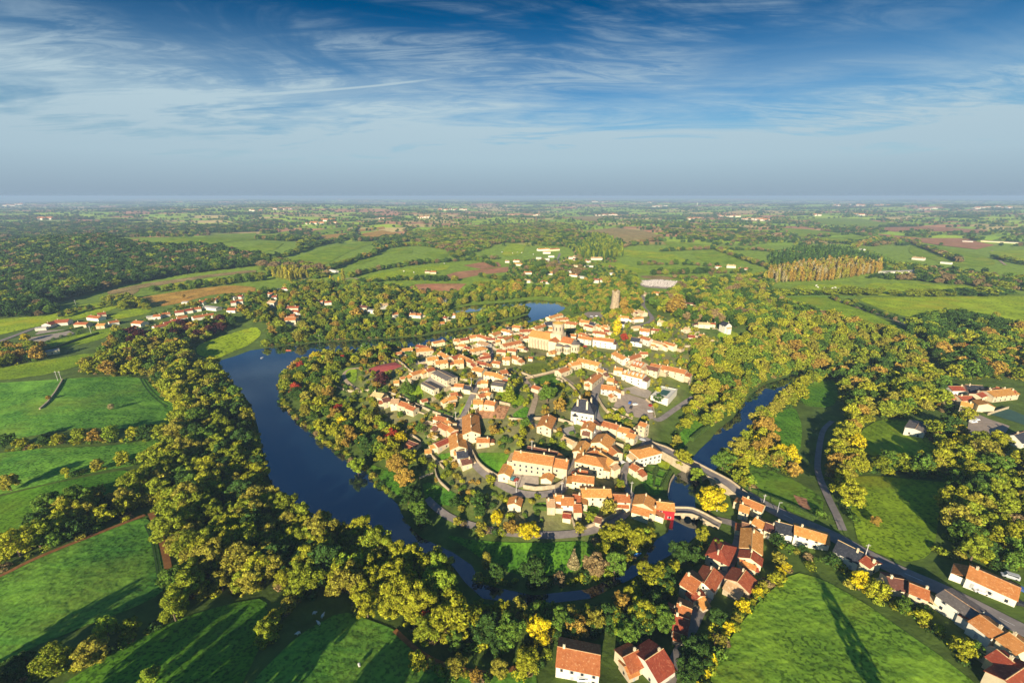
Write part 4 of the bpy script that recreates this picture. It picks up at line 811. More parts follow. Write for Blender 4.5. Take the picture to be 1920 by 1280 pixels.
# ---------------------------------------------------------------- trees
PAL = dict(y=((.34, .34, .022), 'yellow-green'), Y=((.62, .50, .015), 'bright yellow'), o=((.40, .26, .045), 'orange-brown'), g=((.24, .28, .022), 'olive green'), G=((.12, .20, .025), 'mid green'),
           d=((.06, .115, .022), 'dark green'), r=((.34, .05, .025), 'russet red'), b=((.27, .19, .08), 'brown'), l=((.27, .36, .03), 'lime green'), t=((.40, .33, .15), 'pale straw'), k=((.09, .03, .03), 'dark purple'), n=((.31, .28, .035), 'golden olive'))
def leaves(centers, radii, nleaf, size, rs, up=.25, inner=.78, jitter=.7):
    """many leaf clumps (small quads) spread through and over a set of lobes"""
    C = np.array(centers); Rr = np.array(radii); w = (Rr.prod(1) ** (2 / 3)); w /= w.sum()
    li = rs.choice(len(C), nleaf, p=w); D = rs.normal(size=(nleaf, 3)); D[:, 2] += up; D /= np.linalg.norm(D, axis=1)[:, None]
    k = rs.uniform(inner, 1.08, nleaf)[:, None]; P = C[li] + D * Rr[li] * k
    keep = np.ones(nleaf, bool)
    for c, r in zip(C, Rr): keep &= ~((((P - c) / r) ** 2).sum(1) < .45)
    P = P[keep]; D = D[keep]; n = len(P)
    N = D + rs.normal(size=(n, 3)) * jitter * .55; N /= np.linalg.norm(N, axis=1)[:, None]
    A = np.cross(N, rs.normal(size=(n, 3))); A /= np.linalg.norm(A, axis=1)[:, None]; B = np.cross(N, A)
    s = (rs.uniform(.6, 1.25, n) * size)[:, None]; s2 = s * rs.uniform(.6, 1, n)[:, None]
    V = np.stack([P - A * s, P - B * s2, P + A * s, P + B * s2], 1).reshape(-1, 3)
    return V, np.arange(n * 4).reshape(-1, 4)
def npmesh(name, V, F, m):
    me = bpy.data.meshes.new(name); me.vertices.add(len(V)); me.vertices.foreach_set('co', np.asarray(V, float).ravel()); me.loops.add(F.size); me.loops.foreach_set('vertex_index', F.ravel())
    me.polygons.add(len(F)); me.polygons.foreach_set('loop_start', np.arange(0, F.size, F.shape[1])); me.update(); me.materials.append(m); return me
def broad(seed, nleaf, size, wide=1.0):
    if seed % 3 == 1: nleaf = int(nleaf * .6)
    """nominal tree: 10 m high, crown radius about 4.8 m: a few big limbs, each carrying many small clumps"""
    rs = np.random.RandomState(seed); n = rs.randint(10, 15); C = []; Q = []
    for i in range(n):
        a = 2.4 * i + rs.uniform(-.5, .5); h = (i + .5) / n; r = 3.4 * math.sqrt(max(.05, 1 - (2 * h - .85) ** 2)) * rs.uniform(.55, 1.05) * wide
        c = np.array((r * math.cos(a), r * math.sin(a), 3.0 + 5.4 * h)); q = rs.uniform(1.3, 2.1)
        for k in range(7):
            d = rs.normal(size=3); d[2] += .35; d /= np.linalg.norm(d); p = c + d * q * rs.uniform(.55, .95); e = rs.uniform(.5, 1.0); C.append(tuple(p)); Q.append((e * 1.15, e * 1.15, e * .85))
    C.append((0, 0, 6)); Q.append((2.0, 2.0, 2.6)); n = len(C) // 7
    V, F = leaves(C, Q, nleaf, size, rs)
    TV = []; TF = []; tube(TV, TF, (0, 0, -1), (0, 0, 3.6), .34, .24); tube(TV, TF, (0, 0, 3.4), (.4, .2, 7.2), .24, .07)
    for i in range(0, len(C) - 1, 9): c = C[i]; tube(TV, TF, (0, 0, 2.6 + .3 * (i % 4)), (c[0] * .9, c[1] * .9, c[2]), .13, .04, 5)
    return V, F, TV, TF
def poplar(seed, nleaf, size):
    rs = np.random.RandomState(seed); C = []; Q = []
    for i in range(15):
        h = i / 14; r = .5 + .9 * math.sin(math.pi * min(1, h * .85 + .12)); a = rs.uniform(0, 6.3); C.append((.35 * math.cos(a), .35 * math.sin(a), 1.3 + 8.2 * h)); Q.append((r, r, .95))
    V, F = leaves(C, Q, nleaf, size, rs, .4); TV = []; TF = []; tube(TV, TF, (0, 0, -1), (0, 0, 8), .22, .05); return V, F, TV, TF
def conifer(seed, nleaf, size):
    rs = np.random.RandomState(seed); C = []; Q = []
    for k in range(8):
        h = k / 7; r = 2.6 * (1 - h * .93); n = max(3, int(9 * (1 - h)) + 1)
        for i in range(n): a = 2 * math.pi * i / n + k; C.append((r * .62 * math.cos(a), r * .62 * math.sin(a), 1.4 + 8 * h)); Q.append((max(.3, r * .42), max(.3, r * .42), .42))
    V, F = leaves(C, Q, nleaf, size, rs, .1); TV = []; TF = []; tube(TV, TF, (0, 0, -1), (0, 0, 9.5), .28, .04); return V, F, TV, TF
def shrub(seed, nleaf, size):
    rs = np.random.RandomState(seed); C = [(rs.uniform(-1, 1), rs.uniform(-1, 1), rs.uniform(.7, 1.7)) for _ in range(6)]; Q = [(rs.uniform(.8, 1.2),) * 3 for _ in range(6)]
    V, F = leaves(C, Q, nleaf, size, rs); return V, F, [], []
PROTO = {}
def proto(key, fn, args_hi, args_lo, args_far, nv):
    for v in range(nv):
        L = []
        for q, (nl, sz) in enumerate((args_hi, args_lo, args_far)):
            V, F, TV, TF = fn(11 + v * 7, nl, sz)
            cr = npmesh('crown_%s' % key, V, F, M['leaf'] if q == 0 else M['leafs'])
            if q == 0: L.append((cr, mesh('trunk_%s' % key, TV, TF, [M['palewood' if key == 'P' else 'wood']]) if TV else None))
            else: L.append(cr)
        PROTO[key, v] = L
proto('B', broad, (8500, .25), (2400, .42), (300, 1.0), 6)
proto('P', poplar, (2600, .2), (800, .34), (160, .7), 2)
proto('C', conifer, (3600, .22), (1000, .38), (200, .8), 2)
proto('S', shrub, (900, .19), (300, .3), (80, .55), 3)
NV = dict(B=6, P=2, C=2, S=3)
# region: shape | spacing | hmin,hmax | palette | place | polygon.   line regions start with L
TREES = """B|9|9,15|yyngggGnnygd|the lakeside wood|285,712 345,700 402,690 432,728 462,762 476,806 486,868 504,924 540,962 590,982 650,1000 705,1020 760,1040 690,1072 640,1088 600,1120 520,1110 420,1115 330,1140 332,1095 318,1010 300,965 250,985 240,940 270,900 300,865 330,825 348,790 310,750 288,725
B|9.5|10,15|yyyyygnnlY|the bottom-centre wood|600,1100 690,1065 760,1040 835,1060 862,1095 870,1135 850,1190 780,1225 720,1180 650,1140
B|10|7,13|lygddGdnd|the shaded riverside garden|880,1140 960,1165 1080,1170 1190,1125 1225,1085 1255,1100 1245,1140 1235,1190 1160,1205 1100,1190 1040,1205 1020,1250 960,1240 900,1262 830,1240 865,1190
B|11|8,12|yoglyodgyg|the upper left hedgerow|L 15,845 310,825
B|9|6,9|oyng|the middle left hedgerow|L 125,893 190,880 300,858
B|9|9,13|gydGnogdy|the lower left hedgerow|0,1085 0,1030 60,1005 90,965 150,940 240,925 258,968 150,1010 60,1050
B|10|8,12|gdlgn|the bottom left hedge|L 40,1275 110,1262 180,1238 255,1195 330,1160
B|9|9,13|yngy|the hedge between the bottom meadows|L 505,1205 520,1165 545,1145 560,1120
B|10|5,8|ynyo|the garden edge at bottom|L 785,1248 850,1266 895,1275 985,1260
B|9|9,14|ygyGon|the hedge above the left meadows|145,700 190,665 280,645 340,650 360,680 300,705 200,708
B|10|9,13|odgGo|the far left corner copse|-40,700 -40,660 75,652 88,675 50,692
B|9|8,13|gdykkgdno|the trees below the housing estate|205,648 215,622 250,632 300,634 380,606 420,600 445,612 400,632 370,645 350,660 280,648
B|13|12,17|dddGddgbdd|the big dark forest|-40,470 60,455 140,440 240,462 300,465 380,464 440,472 490,482 522,492 480,500 400,508 330,518 250,532 190,546 130,562 95,572 110,585 95,594 -40,600
B|17|11,16|dddgdGb|x|-60,425 200,420 480,425 480,435 280,440 140,440 60,455 -60,465
B|9|8,12|gydn|the hedge beside the ochre field|185,567 240,560 278,575 292,583 240,583
B|11|7,12|dgGngyogdGg|the north bank wood|495,642 500,615 470,600 450,592 465,560 520,546 560,532 620,532 680,537 760,546 800,553 870,549 900,537 960,532 1000,540 1100,530 1140,530 1148,560 1080,563 1052,559 1009,555 952,560 880,566 838,572 838,590 880,594 840,612 785,626 700,632 600,638 520,645
B|9|9,13|ngdngG|the island trees|862,600 940,585 978,583 988,589 950,598 890,609 840,620 850,603
B|8.5|7,12|yynGgolgdynyYygGngdyrg|the west slope below the village|530,705 560,682 640,670 700,657 735,662 725,676 660,690 630,700 635,745 690,785 750,825 780,855 775,885 765,930 735,895 700,868 655,852 600,815 560,782 534,760
B|12.5|3.5,7.5|gyGonydgGyogn|the village gardens|700,665 800,645 900,620 1000,605 1100,592 1180,575 1260,600 1350,640 1320,690 1290,710 1240,760 1225,830 1200,850 1190,920 1180,960 1100,985 960,985 860,940 780,870 680,785 640,730
S|6.5|2,4|gyGndo|the village beds|700,665 800,645 900,620 1000,605 1100,592 1180,575 1260,600 1350,640 1320,690 1290,710 1240,760 1225,830 1200,850 1190,920 1180,960 1100,985 960,985 860,940 780,870 680,785 640,730
B|10|9,14|gngygnydGgnoG|the left river bank|1300,640 1350,655 1420,620 1480,600 1560,600 1660,625 1720,640 1740,690 1650,690 1560,688 1480,703 1430,717 1403,737 1378,772 1340,795 1330,765 1290,745 1300,700
B|8.5|8,12|yngyo|the right river bank|1348,900 1378,862 1400,845 1440,778 1500,727 1505,757 1440,790 1440,830 1480,862 1475,890 1400,880
B|10|9,14|ygGnGyogd|the wood by the hotel|1500,700 1560,702 1620,700 1760,700 1770,760 1700,785 1640,785 1600,812 1578,765 1572,722
B|8.5|9,13|yyYnyo|the yellow belt by the lane|1550,850 1590,805 1620,862 1640,885 1590,892 1600,960 1610,1015 1588,1010 1568,950 1548,900
B|9.5|9,14|gnydGybnGg|the large right-hand wood|1640,888 1740,872 1820,840 1975,880 1975,1090 1800,1055 1760,1038 1770,960 1785,908
B|10|9,14|dgGoyd|the wood behind the hotel|1740,640 1975,618 1975,718 1770,715
B|11|9,14|gGnddbgGy|the park wood|1150,532 1300,530 1445,520 1450,560 1500,580 1560,600 1480,602 1420,622 1360,612 1280,602 1230,582 1212,562 1290,545
B|11|10,14|ddgdG|the dark wood at right|1700,614 1760,594 1830,602 1960,622 1740,642 1700,632
B|9|6,11|yGdynYo|the gardens along the road|1400,1085 1430,1045 1500,1048 1560,1070 1650,1108 1680,1105 1760,1170 1850,1240 1828,1262 1700,1175 1610,1115 1540,1075 1480,1064
B|7|4,6|YynYy|the yellow hedge of the corner field|L 1300,1330 1335,1240 1362,1185 1392,1145 1435,1105 1478,1070
B|9|6,11|dGdgdy|the dark bank opposite the red houses|1215,1080 1290,1030 1320,1012 1335,1040 1290,1060 1255,1100 1245,1200 1225,1180
B|9|8,12|dGdn|the strip beside the south lane|1275,1300 1300,1230 1330,1185 1350,1160 1330,1230 1300,1320
B|8|8,12|yynly|the trees by the weir|1112,1015 1160,1000 1200,988 1230,1003 1222,1025 1170,1040 1130,1060
B|8.5|6,11|lyndd|the trees below the ring road|800,955 840,930 900,945 905,975 890,985 840,978
B|9|10,13|ddGd|the shaded trees at the lake end|745,965 775,930 790,945 800,985 780,1000
B|9|5,9|ygdny|the garden strip right of the bridge|1345,905 1400,895 1500,930 1550,965 1545,985 1480,965 1434,940
B|12|6,10|gynG|the riverside park|1255,830 1300,750 1335,745 1318,800 1285,830 1270,850
P|7|15,19|dggG|x|1080,472 1112,446 1130,446 1165,462 1168,482 1120,488 1080,482
B|17|9,13|gdbgG|x|820,432 960,422 1080,422 1080,440 1070,465 1000,460 990,450 940,456 870,480 850,486 830,466 770,460 760,440
B|11|9,13|dgGd|x|L 480,492 540,480 600,460 660,446 668,426 720,420
B|11|9,13|dgGo|x|L 620,507 660,491 700,479 720,466 780,460 850,470
B|11|8,12|gGdb|x|L 655,520 720,505 800,494 860,490 930,486
B|10|8,12|gdn|x|L 680,530 760,526 850,528
B|12|8,12|gdb|x|L 1160,466 1240,448
B|10|8,12|gdbn|x|L 1240,472 1340,468 1400,490 1440,502 1470,520
B|10|8,12|gdGb|x|L 1198,497 1240,497 1290,497 1340,501
B|10|9,13|gdGb|x|L 1225,516 1270,515 1320,513 1400,512
B|15|10,14|dgbd|x|1240,432 1440,440 1450,455 1300,450
C|10|12,16|ddGd|x|1440,482 1500,466 1560,466 1640,482 1680,502 1640,505 1540,500 1450,510
P|7|17,22|tonon|x|1430,532 1450,514 1560,499 1650,507 1650,512 1560,526
B|12|9,13|dgbG|x|1620,522 1720,512 1860,522 1975,532 1975,550 1850,543 1720,528
B|10|8,12|dgd|x|L 1585,485 1660,502 1760,508 1840,512
B|12|8,12|dgb|x|L 1450,445 1530,452 1640,462 1700,452 1800,492
B|25|8,12|dg|x|L 1440,556 1560,553 1720,556 1900,553
B|8|5,8|dgb|x|L 1560,560 1630,585 1680,600
B|10|9,13|gdog|x|L 1600,465 1640,450 1700,452
P|7|14,18|nYny|the tall yellow poplars behind the north bank|505,520 530,512 560,512 580,522 545,528
P|7|18,22|Yn|the poplar pair by the white house|L 625,533 640,533
B|14|9,14|dgGb|x|480,500 520,490 580,500 620,515 600,525 560,515 500,512
B|14|9,13|gdbG|x|1080,492 1110,500 1100,520 1030,520 980,505 1000,495
B|10|4,7|gGdbd|x|950,490 1150,480 1165,500 1130,525 950,530
B|9|8,12|ddGdb|the dark river bank|L 900,1085 1000,1100 1090,1092 1150,1072 1190,1050
B|10|5,9|yglnydY|the gardens beside the causeway|1395,870 1440,880 1500,905 1545,935 1545,985 1480,962 1430,935 1390,905
B|8|7,12|yYnyog|the trees round the riverside meadow|1350,900 1375,880 1395,850 1425,825 1445,830 1480,865 1495,905 1440,880 1395,870
B|9|7,12|yonGd|the hedge above the right meadow|L 1610,885 1660,880 1720,885 1790,890
B|9|6,10|odnYg|the trees by the small grey-roofed house|1690,800 1740,815 1790,800 1815,820 1810,850 1760,860 1700,820
B|9|7,11|GdyoY|the hotel garden trees|L 1740,760 1780,775 1810,790
B|9|5,9|ydnG|the hedge below the hotel car park|L 1790,850 1850,870 1930,890
B|7|7,11|yngGdl|the inner lake shore|L 530,706 527,738 534,766 558,788 586,808 604,828 643,852 668,868 694,888 708,908 730,928
B|8|8,12|ynGgy|the right bank of the upper river|L 1352,880 1372,862 1396,835 1422,800 1448,772 1475,745 1510,722 1560,706
B|8|8,12|gynGd|the left bank of the upper river|L 1322,800 1338,790 1362,775 1380,752 1400,728 1430,712 1480,698
B|8|5,8|dGgyn|the bank below the main road|L 1455,1022 1500,1038 1560,1062 1620,1095 1690,1140 1760,1185 1820,1225
B|8|5,8|yGno|the bank below the ring road|L 960,1000 900,1000 860,985
B|8|8,11|gynd|the foot of the old tower|L 1125,580 1140,588 1155,588 1172,590
B|9|7,11|ngGod|the wood around the old tower|1074,590 1070,571 1100,545 1150,535 1200,545 1203,570 1185,592 1140,572 1112,584
B|10|5,8|gGdn|x|1150,505 1200,515 1195,528 1150,530 1120,525
B|10|7,10|gdGb|x|L 1270,522 1300,530 1330,520
B|10|8,12|dgG|x|L 860,470 900,490 930,500
B|10|8,12|gdnG|x|L 300,548 340,541 400,531 480,522 520,512
B|9|8,12|dgG|x|L 335,545 430,533 500,525
B|9|6,10|gdno|x|L 345,578 400,568 430,562 470,552
B|9|6,9|gdn|x|L 115,595 160,583 230,572
S|8|2,4|gGnd|x|235,625 260,598 330,575 440,550 470,560 450,580 400,600 330,615 280,630
S|7|2,4|gdGn|x|50,640 90,620 200,608 225,600 230,612 150,630 60,650
B|11|8,12|dgGb|x|L 1700,500 1780,515 1900,528
B|11|7,11|dgG|x|L 1862,484 1925,498
B|10|8,11|dgGn|x|L 1655,506 1720,508 1800,520
B|11|8,12|dgb|x|L 1050,455 1080,470 1085,490
B|11|8,12|dgGo|x|L 900,520 960,528 1000,532 1060,530
B|12|8,12|dg|x|L 540,452 600,445 560,462 620,455
B|12|8,12|dgG|x|L 700,463 760,452 800,448
B|12|8,12|dgb|x|L 1335,468 1420,470 1500,478
B|9|7,12|lydgGdon|the gardens above the farmhouse|1000,1140 1245,1135 1240,1200 1190,1212 1140,1205 1060,1195 1010,1210
B|8|7,11|gyondG|the trees in front of the old tower|L 1130,590 1150,592 1172,592 1195,585
B|8|9,13|gdGnyG|the far shore of the lake|L 500,650 520,647 600,639 700,634 788,628
B|7|6,9|gdGynG|the near shore of the north river|L 560,674 600,669 650,666 720,657 760,652
B|7|5,8|gdGy|x|L 800,645 830,640 860,632 900,621 950,610
B|8|8,12|dgGng|x|L 848,573 880,568 952,561 1009,556 1052,560 1078,568
B|8|8,12|dgGng|x|L 790,627 830,620 889,610 930,601 965,594 986,588
C|9|10,14|dG|the conifers in the lakeside wood|460,1000 500,990 525,1010 470,1040"""
SINGLES = """B,1330,958,15,17,Y,large bright yellow tree beside the main road bridge
B,1012,1205,13,11,Y,single bright yellow tree above the bottom farmhouse
B,803,1180,8,8,r,small vivid red tree beside the bottom-centre wood
B,716,722,12,14,k,large dark red tree below the red sports court
B,1170,640,9,9,r,round red tree beside the white town hall
P,1156,630,20,9,Y,slim yellow poplar behind the town hall
P,1266,592,27,22,o,broad fluted golden poplar clump in the eastern park
B,1168,584,19,14,o,large orange-brown tree at the foot of the ruined tower
C,764,735,13,13,G,dark spreading conifer beside the school yard
C,955,752,19,11,g,tall conical conifer at the brown garden plot
B,1026,755,14,15,G,dark green cedar beside the garden track
B,1050,772,10,11,o,golden round tree below the cedar
P,912,1066,9,4,n,slim golden cypress in the shaded meadow
C,1075,1064,11,6,t,small pale bare conifer in the shaded meadow
B,745,888,13,13,o,first big orange tree of the lake shore meadow
B,762,912,12,13,o,second big orange tree of the lake shore meadow
B,672,888,11,11,l,round lime green tree on the shore of the lake
B,628,790,11,11,o,orange-brown tree on the village slope
B,660,830,11,10,o,tall orange tree on the village slope
B,340,695,13,15,Y,golden yellow tree at the top of the lakeside wood
B,210,768,5,5,t,small pale bush standing alone in the left meadow
B,92,750,4,4,o,orange bush on the mossy field wall
B,22,920,10,10,n,tree standing at the left edge between the meadows
B,1640,985,5,5,o,small orange bush alone in the right meadow
B,1795,608,16,20,d,large dark tree in the right-hand meadow
B,1652,549,11,12,g,middle tree of three in the pale far meadow
B,1630,549,10,11,g,left tree of three in the pale far meadow
B,1602,570,8,9,g,small tree on the field track
B,1235,645,15,16,g,large round olive tree east of the white houses
B,1305,905,10,9,l,bright green tree under the causeway wall
B,1280,875,12,12,y,large yellow-green tree at the bridge approach
B,990,1008,8,13,Y,wide golden tree below the ring road
B,932,985,9,8,Y,yellow tree above the shaded meadow
B,1610,1105,9,9,Y,golden tree beside the corner field
B,1345,1035,7,7,l,bright lime tree beside the hipped red roof
B,345,560,7,6,o,orange tree at the edge of the ochre field
B,50,640,9,10,Y,yellow tree by the far left farmyard
B,285,1285,7,7,l,lime green bush at the bottom left edge
B,205,1195,9,8,l,bright green tree in the bottom left hedge
B,1225,555,8,8,o,orange tree by the cemetery road
B,1085,1000,6,6,n,small golden tree on the lower ring road
B,1865,596,8,9,n,pale golden tree beside the brown patch"""
MG = 2.0; mx, my = np.meshgrid(-620 + np.arange(720) * MG, 30 + np.arange(520) * MG)
_i = np.clip(((mx - GX0) / GS).astype(int), 0, GNX - 1); _j = np.clip(((my - GY0) / GS).astype(int), 0, GNY - 1)
BLK = (DG[_j, _i] < 1.2)
def stamp(cond_xy, x0, x1, y0, y1):
    i0, i1 = max(0, int((x0 + 620) / MG)), min(720, int((x1 + 620) / MG) + 2); j0, j1 = max(0, int((y0 - 30) / MG)), min(520, int((y1 - 30) / MG) + 2)
    if i0 < i1 and j0 < j1: s = (slice(j0, j1), slice(i0, i1)); BLK[s] |= cond_xy(mx[s], my[s])
for code, wp in FPOLY: stamp(lambda x, y: inside(wp, x, y), wp[:, 0].min(), wp[:, 0].max(), wp[:, 1].min(), wp[:, 1].max())
for C, w in RPATH:
    if np.hypot(C[:, 0], C[:, 1]).min() < 1000: stamp(lambda x, y: dist_poly(C[::2], x, y, False) < w / 2 + 1.6, C[:, 0].min() - 8, C[:, 0].max() + 8, C[:, 1].min() - 8, C[:, 1].max() + 8)
for hx, hy, an, a, b in HP:
    stamp(lambda x, y: (np.abs((x - hx) * math.cos(an) + (y - hy) * math.sin(an)) < a + 1.2) & (np.abs(-(x - hx) * math.sin(an) + (y - hy) * math.cos(an)) < b + 1.2), hx - a - b, hx + a + b, hy - a - b, hy + a + b)
# the sunny side of every village house stays open so that its front shows
for hx, hy, an, a, b in HP:
    dd = math.hypot(hx, hy)
    fr = min(45, max(8, (dd - 200) * .075))
    stamp(lambda x, y: (np.abs(x - hx - (y - hy) * hx / hy) < a * .75) & (y < hy) & (y > hy - b - fr), hx - a - 15, hx + a + 15, hy - b - fr - 2, hy)
def blocked(x, y):
    i = ((x + 620) / MG).astype(int); j = ((y - 30) / MG).astype(int); ok = (i >= 0) & (i < 720) & (j >= 0) & (j < 520); r = np.zeros(len(x), bool)
    r[ok] = BLK[j[ok], i[ok]]
    o = ~ok
    if o.any():
        q = np.zeros(o.sum(), bool)
        for code, wp in FPOLY:
            q |= inside(wp, x[o], y[o])
        for hx, hy, an, a, b in HP:
            if hy > 700: q |= (np.abs(x[o] - hx - (y[o] - hy) * hx / hy) < a) & (y[o] < hy + 6) & (y[o] > hy - min(90, hy * .07))
        r[o] = q
    return r
rt = np.random.RandomState(21)
TP = []   # x, y, height, width scale, colour code, shape, place
for line in TREES.strip().split('\n'):
    sh, spc, hh, pal, place, pts = line.split('|'); spc = float(spc) * (.80 if place != 'x' and 'village' not in place and sh == 'B' else 1); h0, h1 = map(float, hh.split(','))
    if pts.startswith('L '):
        W = G(parse(pts[2:]))[:, :2]; C = resample(W, spc); C = C + rt.uniform(-.28, .28, C.shape) * spc * .6; P = C
        keep = np.ones(len(P), bool)
        if np.hypot(P[:, 0], P[:, 1]).min() < 600: keep = DG[np.clip(((P[:, 1] - GY0) / GS).astype(int), 0, GNY - 1), np.clip(((P[:, 0] - GX0) / GS).astype(int), 0, GNX - 1)] > 1
        else: P = np.concatenate([P + rt.uniform(-4, 4, P.shape), P + rt.uniform(-5, 5, P.shape)]); keep = np.ones(len(P), bool)
    else:
        W = G(parse(pts))[:, :2]; x0, y0 = W.min(0); x1, y1 = W.max(0)
        gx, gy = np.meshgrid(np.arange(x0, x1, spc), np.arange(y0, y1, spc * .87)); gx = gx + (np.arange(gx.shape[0])[:, None] % 2) * spc / 2
        P = np.stack([gx.ravel(), gy.ravel()], 1) + rt.uniform(-.36, .36, (gx.size, 2)) * spc; keep = inside(W, P[:, 0], P[:, 1]) & ~blocked(P[:, 0], P[:, 1])
    for p in P[keep]:
        h = rt.uniform(h0, h1) * rt.choice((.68, .85, 1, 1, 1.08, 1.22))
        TP.append((p[0], p[1], h, rt.uniform(.88, 1.18) * (max(1., spc / 8.5) if sh == 'B' and h0 > 5.5 else 1), pal[rt.randint(len(pal))], sh, place))
NS0 = len(TP)
SP = []
for line in SINGLES.strip().split('\n'):
    sh, u, v, h, w, c, lab = line.split(','); p = G([(float(u), float(v))])[0]; h = float(h); wn_ = dict(B=9.6, P=2.9, C=5.4)[sh] * h / 10
    SP.append((p[0], p[1], h, float(w) / wn_, c, sh, lab))
sx = np.array([(s[0], s[1], s[2] * .42) for s in SP])
TP = [t for t in TP if not ((np.hypot(sx[:, 0] - t[0], sx[:, 1] - t[1]) < sx[:, 2] + 1.0).any())]
for line in TREES.strip().split('\n'):   # undergrowth of the near woods
    sh, spc, hh, pal, place, pts = line.split('|')
    if sh != 'B' or place == 'x' or 'village' in place: continue
    if pts.startswith('L '): C = resample(G(parse(pts[2:]))[:, :2], 3.2); P = C + rt.uniform(-1.5, 1.5, C.shape)
    else:
        W = G(parse(pts))[:, :2]; x0, y0 = W.min(0); x1, y1 = W.max(0)
        if math.hypot(x0, y0) > 1300: continue
        q = 5.5 if y0 < 450 else 8; gx, gy = np.meshgrid(np.arange(x0, x1, q), np.arange(y0, y1, q)); P = np.stack([gx.ravel(), gy.ravel()], 1) + rt.uniform(-.5, .5, (gx.size, 2)) * q; P = P[inside(W, P[:, 0], P[:, 1]) & ~blocked(P[:, 0], P[:, 1])]
    for p in P: TP.append((p[0], p[1], rt.uniform(2, 4.2), 1.2, 'gGdnyb'[rt.randint(6)], 'S', 'x'))
print('trees', len(TP))
sizes = []
for k, t in enumerate(TP):
    u, v = proj(t[0], t[1], float(hz(t[0], t[1])) + t[2] * .6); d = math.hypot(math.hypot(t[0], t[1]), 150)
    vis = -20 < u < 1940 and 0 < v < 1300 and t[1] > 10
    sizes.append((t[2] * (1 if t[5] != 'S' else 1) / d if vis and t[6] != 'x' else 0, k, u, v))
tr = sorted([s for s in sizes if TP[s[1]][5] != 'S' and TP[s[1]][2] >= 4.4 and s[0] > 0], reverse=True)[:262 - 4]
sb = sorted([s for s in sizes if (TP[s[1]][5] == 'S' or TP[s[1]][2] < 4.4) and s[0] > 0], reverse=True)[:150]
sel = {s[1] for s in tr} | {s[1] for s in sb}
def plant(kind, t, label, group, rz, vi):
    x, y, h, ws, c, sh = t[:6]; z = float(hz(x, y)); s = h / (3.0 if sh == 'S' else 10.0); L = PROTO[sh, vi % NV[sh]][0]
    col = np.array(PAL[c][0]) * rt.uniform(.88, 1.15)
    if sh == 'S':
        o = link(kind, L[0]); o.location = (x, y, z - .2); o.rotation_euler = (0, 0, rz); o.scale = (s * ws, s * ws, s); o.color = (*col, 1); return tag(o, label, kind, group)
    r = empty(kind, (x, y, z), rz); r.scale = (s * ws, s * ws, s); tag(r, label, kind, group)
    cr = link('crown', L[0], r); cr.color = (*col, 1)
    if L[1]: link('trunk', L[1], r)
    return r
byp = {}
for s in tr + sb:
    t = TP[s[1]]; byp.setdefault((t[6], 'tree' if s in tr else 'shrub'), []).append(s)
for (place, kind), lst in byp.items():
    lst.sort(key=lambda s: -s[3]); nrow = max(1, math.ceil(len(lst) / 12)); per = math.ceil(len(lst) / nrow)
    for ri in range(nrow):
        row = sorted(lst[ri * per:(ri + 1) * per], key=lambda s: s[2])
        for ki, s in enumerate(row):
            t = TP[s[1]]; rown = '' if nrow == 1 else ('front row of ' if ri == 0 else ORD[ri] + ' row of ')
            lab = '%s %s, %s from left in %s%s' % (PAL[t[4]][1], kind, ORD[ki], rown, place)
            if rown: lab = lab.replace('in front row', 'in the front row').replace('row of the', 'row of')
            plant(kind, t, ' '.join(lab.split()[:16]), '%ss in %s' % (kind, place), rt.uniform(0, 6.3), s[1])
for k, t in enumerate(SP): plant('tree', t, t[6], None, rt.uniform(0, 6.3), k)
# ---------------------------------------------------------------- everything beyond: scattered woods, hedges and far copses as one mass
rest = [t for k, t in enumerate(TP) if k not in sel]
PX = []; 
for t in rest: PX.append((t[0], t[1], t[2], t[3], t[4], t[5], rt.randint(9)))
# far countryside
NFAR = 150000; yy = np.exp(rt.uniform(math.log(1350), math.log(15000), NFAR)); xx = rt.uniform(-1.28, 1.28, NFAR) * (yy + 100)
ty, gap = farcell(xx, yy); keepf = ((ty == 5) & (rt.rand(NFAR) < .75)) | (gap < .0055)
# in the first two kilometres only where the survey leaves room
px_, py_ = proj(xx, yy, hz(xx, yy)); keepf &= (px_ > -30) & (px_ < 1950)
bl = np.zeros(NFAR, bool); m = keepf & (py_ > 395); bl[m] = blocked(xx[m], yy[m]); keepf &= ~bl
fx, fy = xx[keepf], yy[keepf]
for x, y in zip(fx, fy):
    g = 1 + max(0, (y - 2500) / 5000); PX.append((x, y, rt.uniform(9, 14) * min(1.5, g ** .35), rt.uniform(1, 1.3) * min(3.2, g), 'ddgdGddb'[rt.randint(8)], 'B', rt.randint(9)))
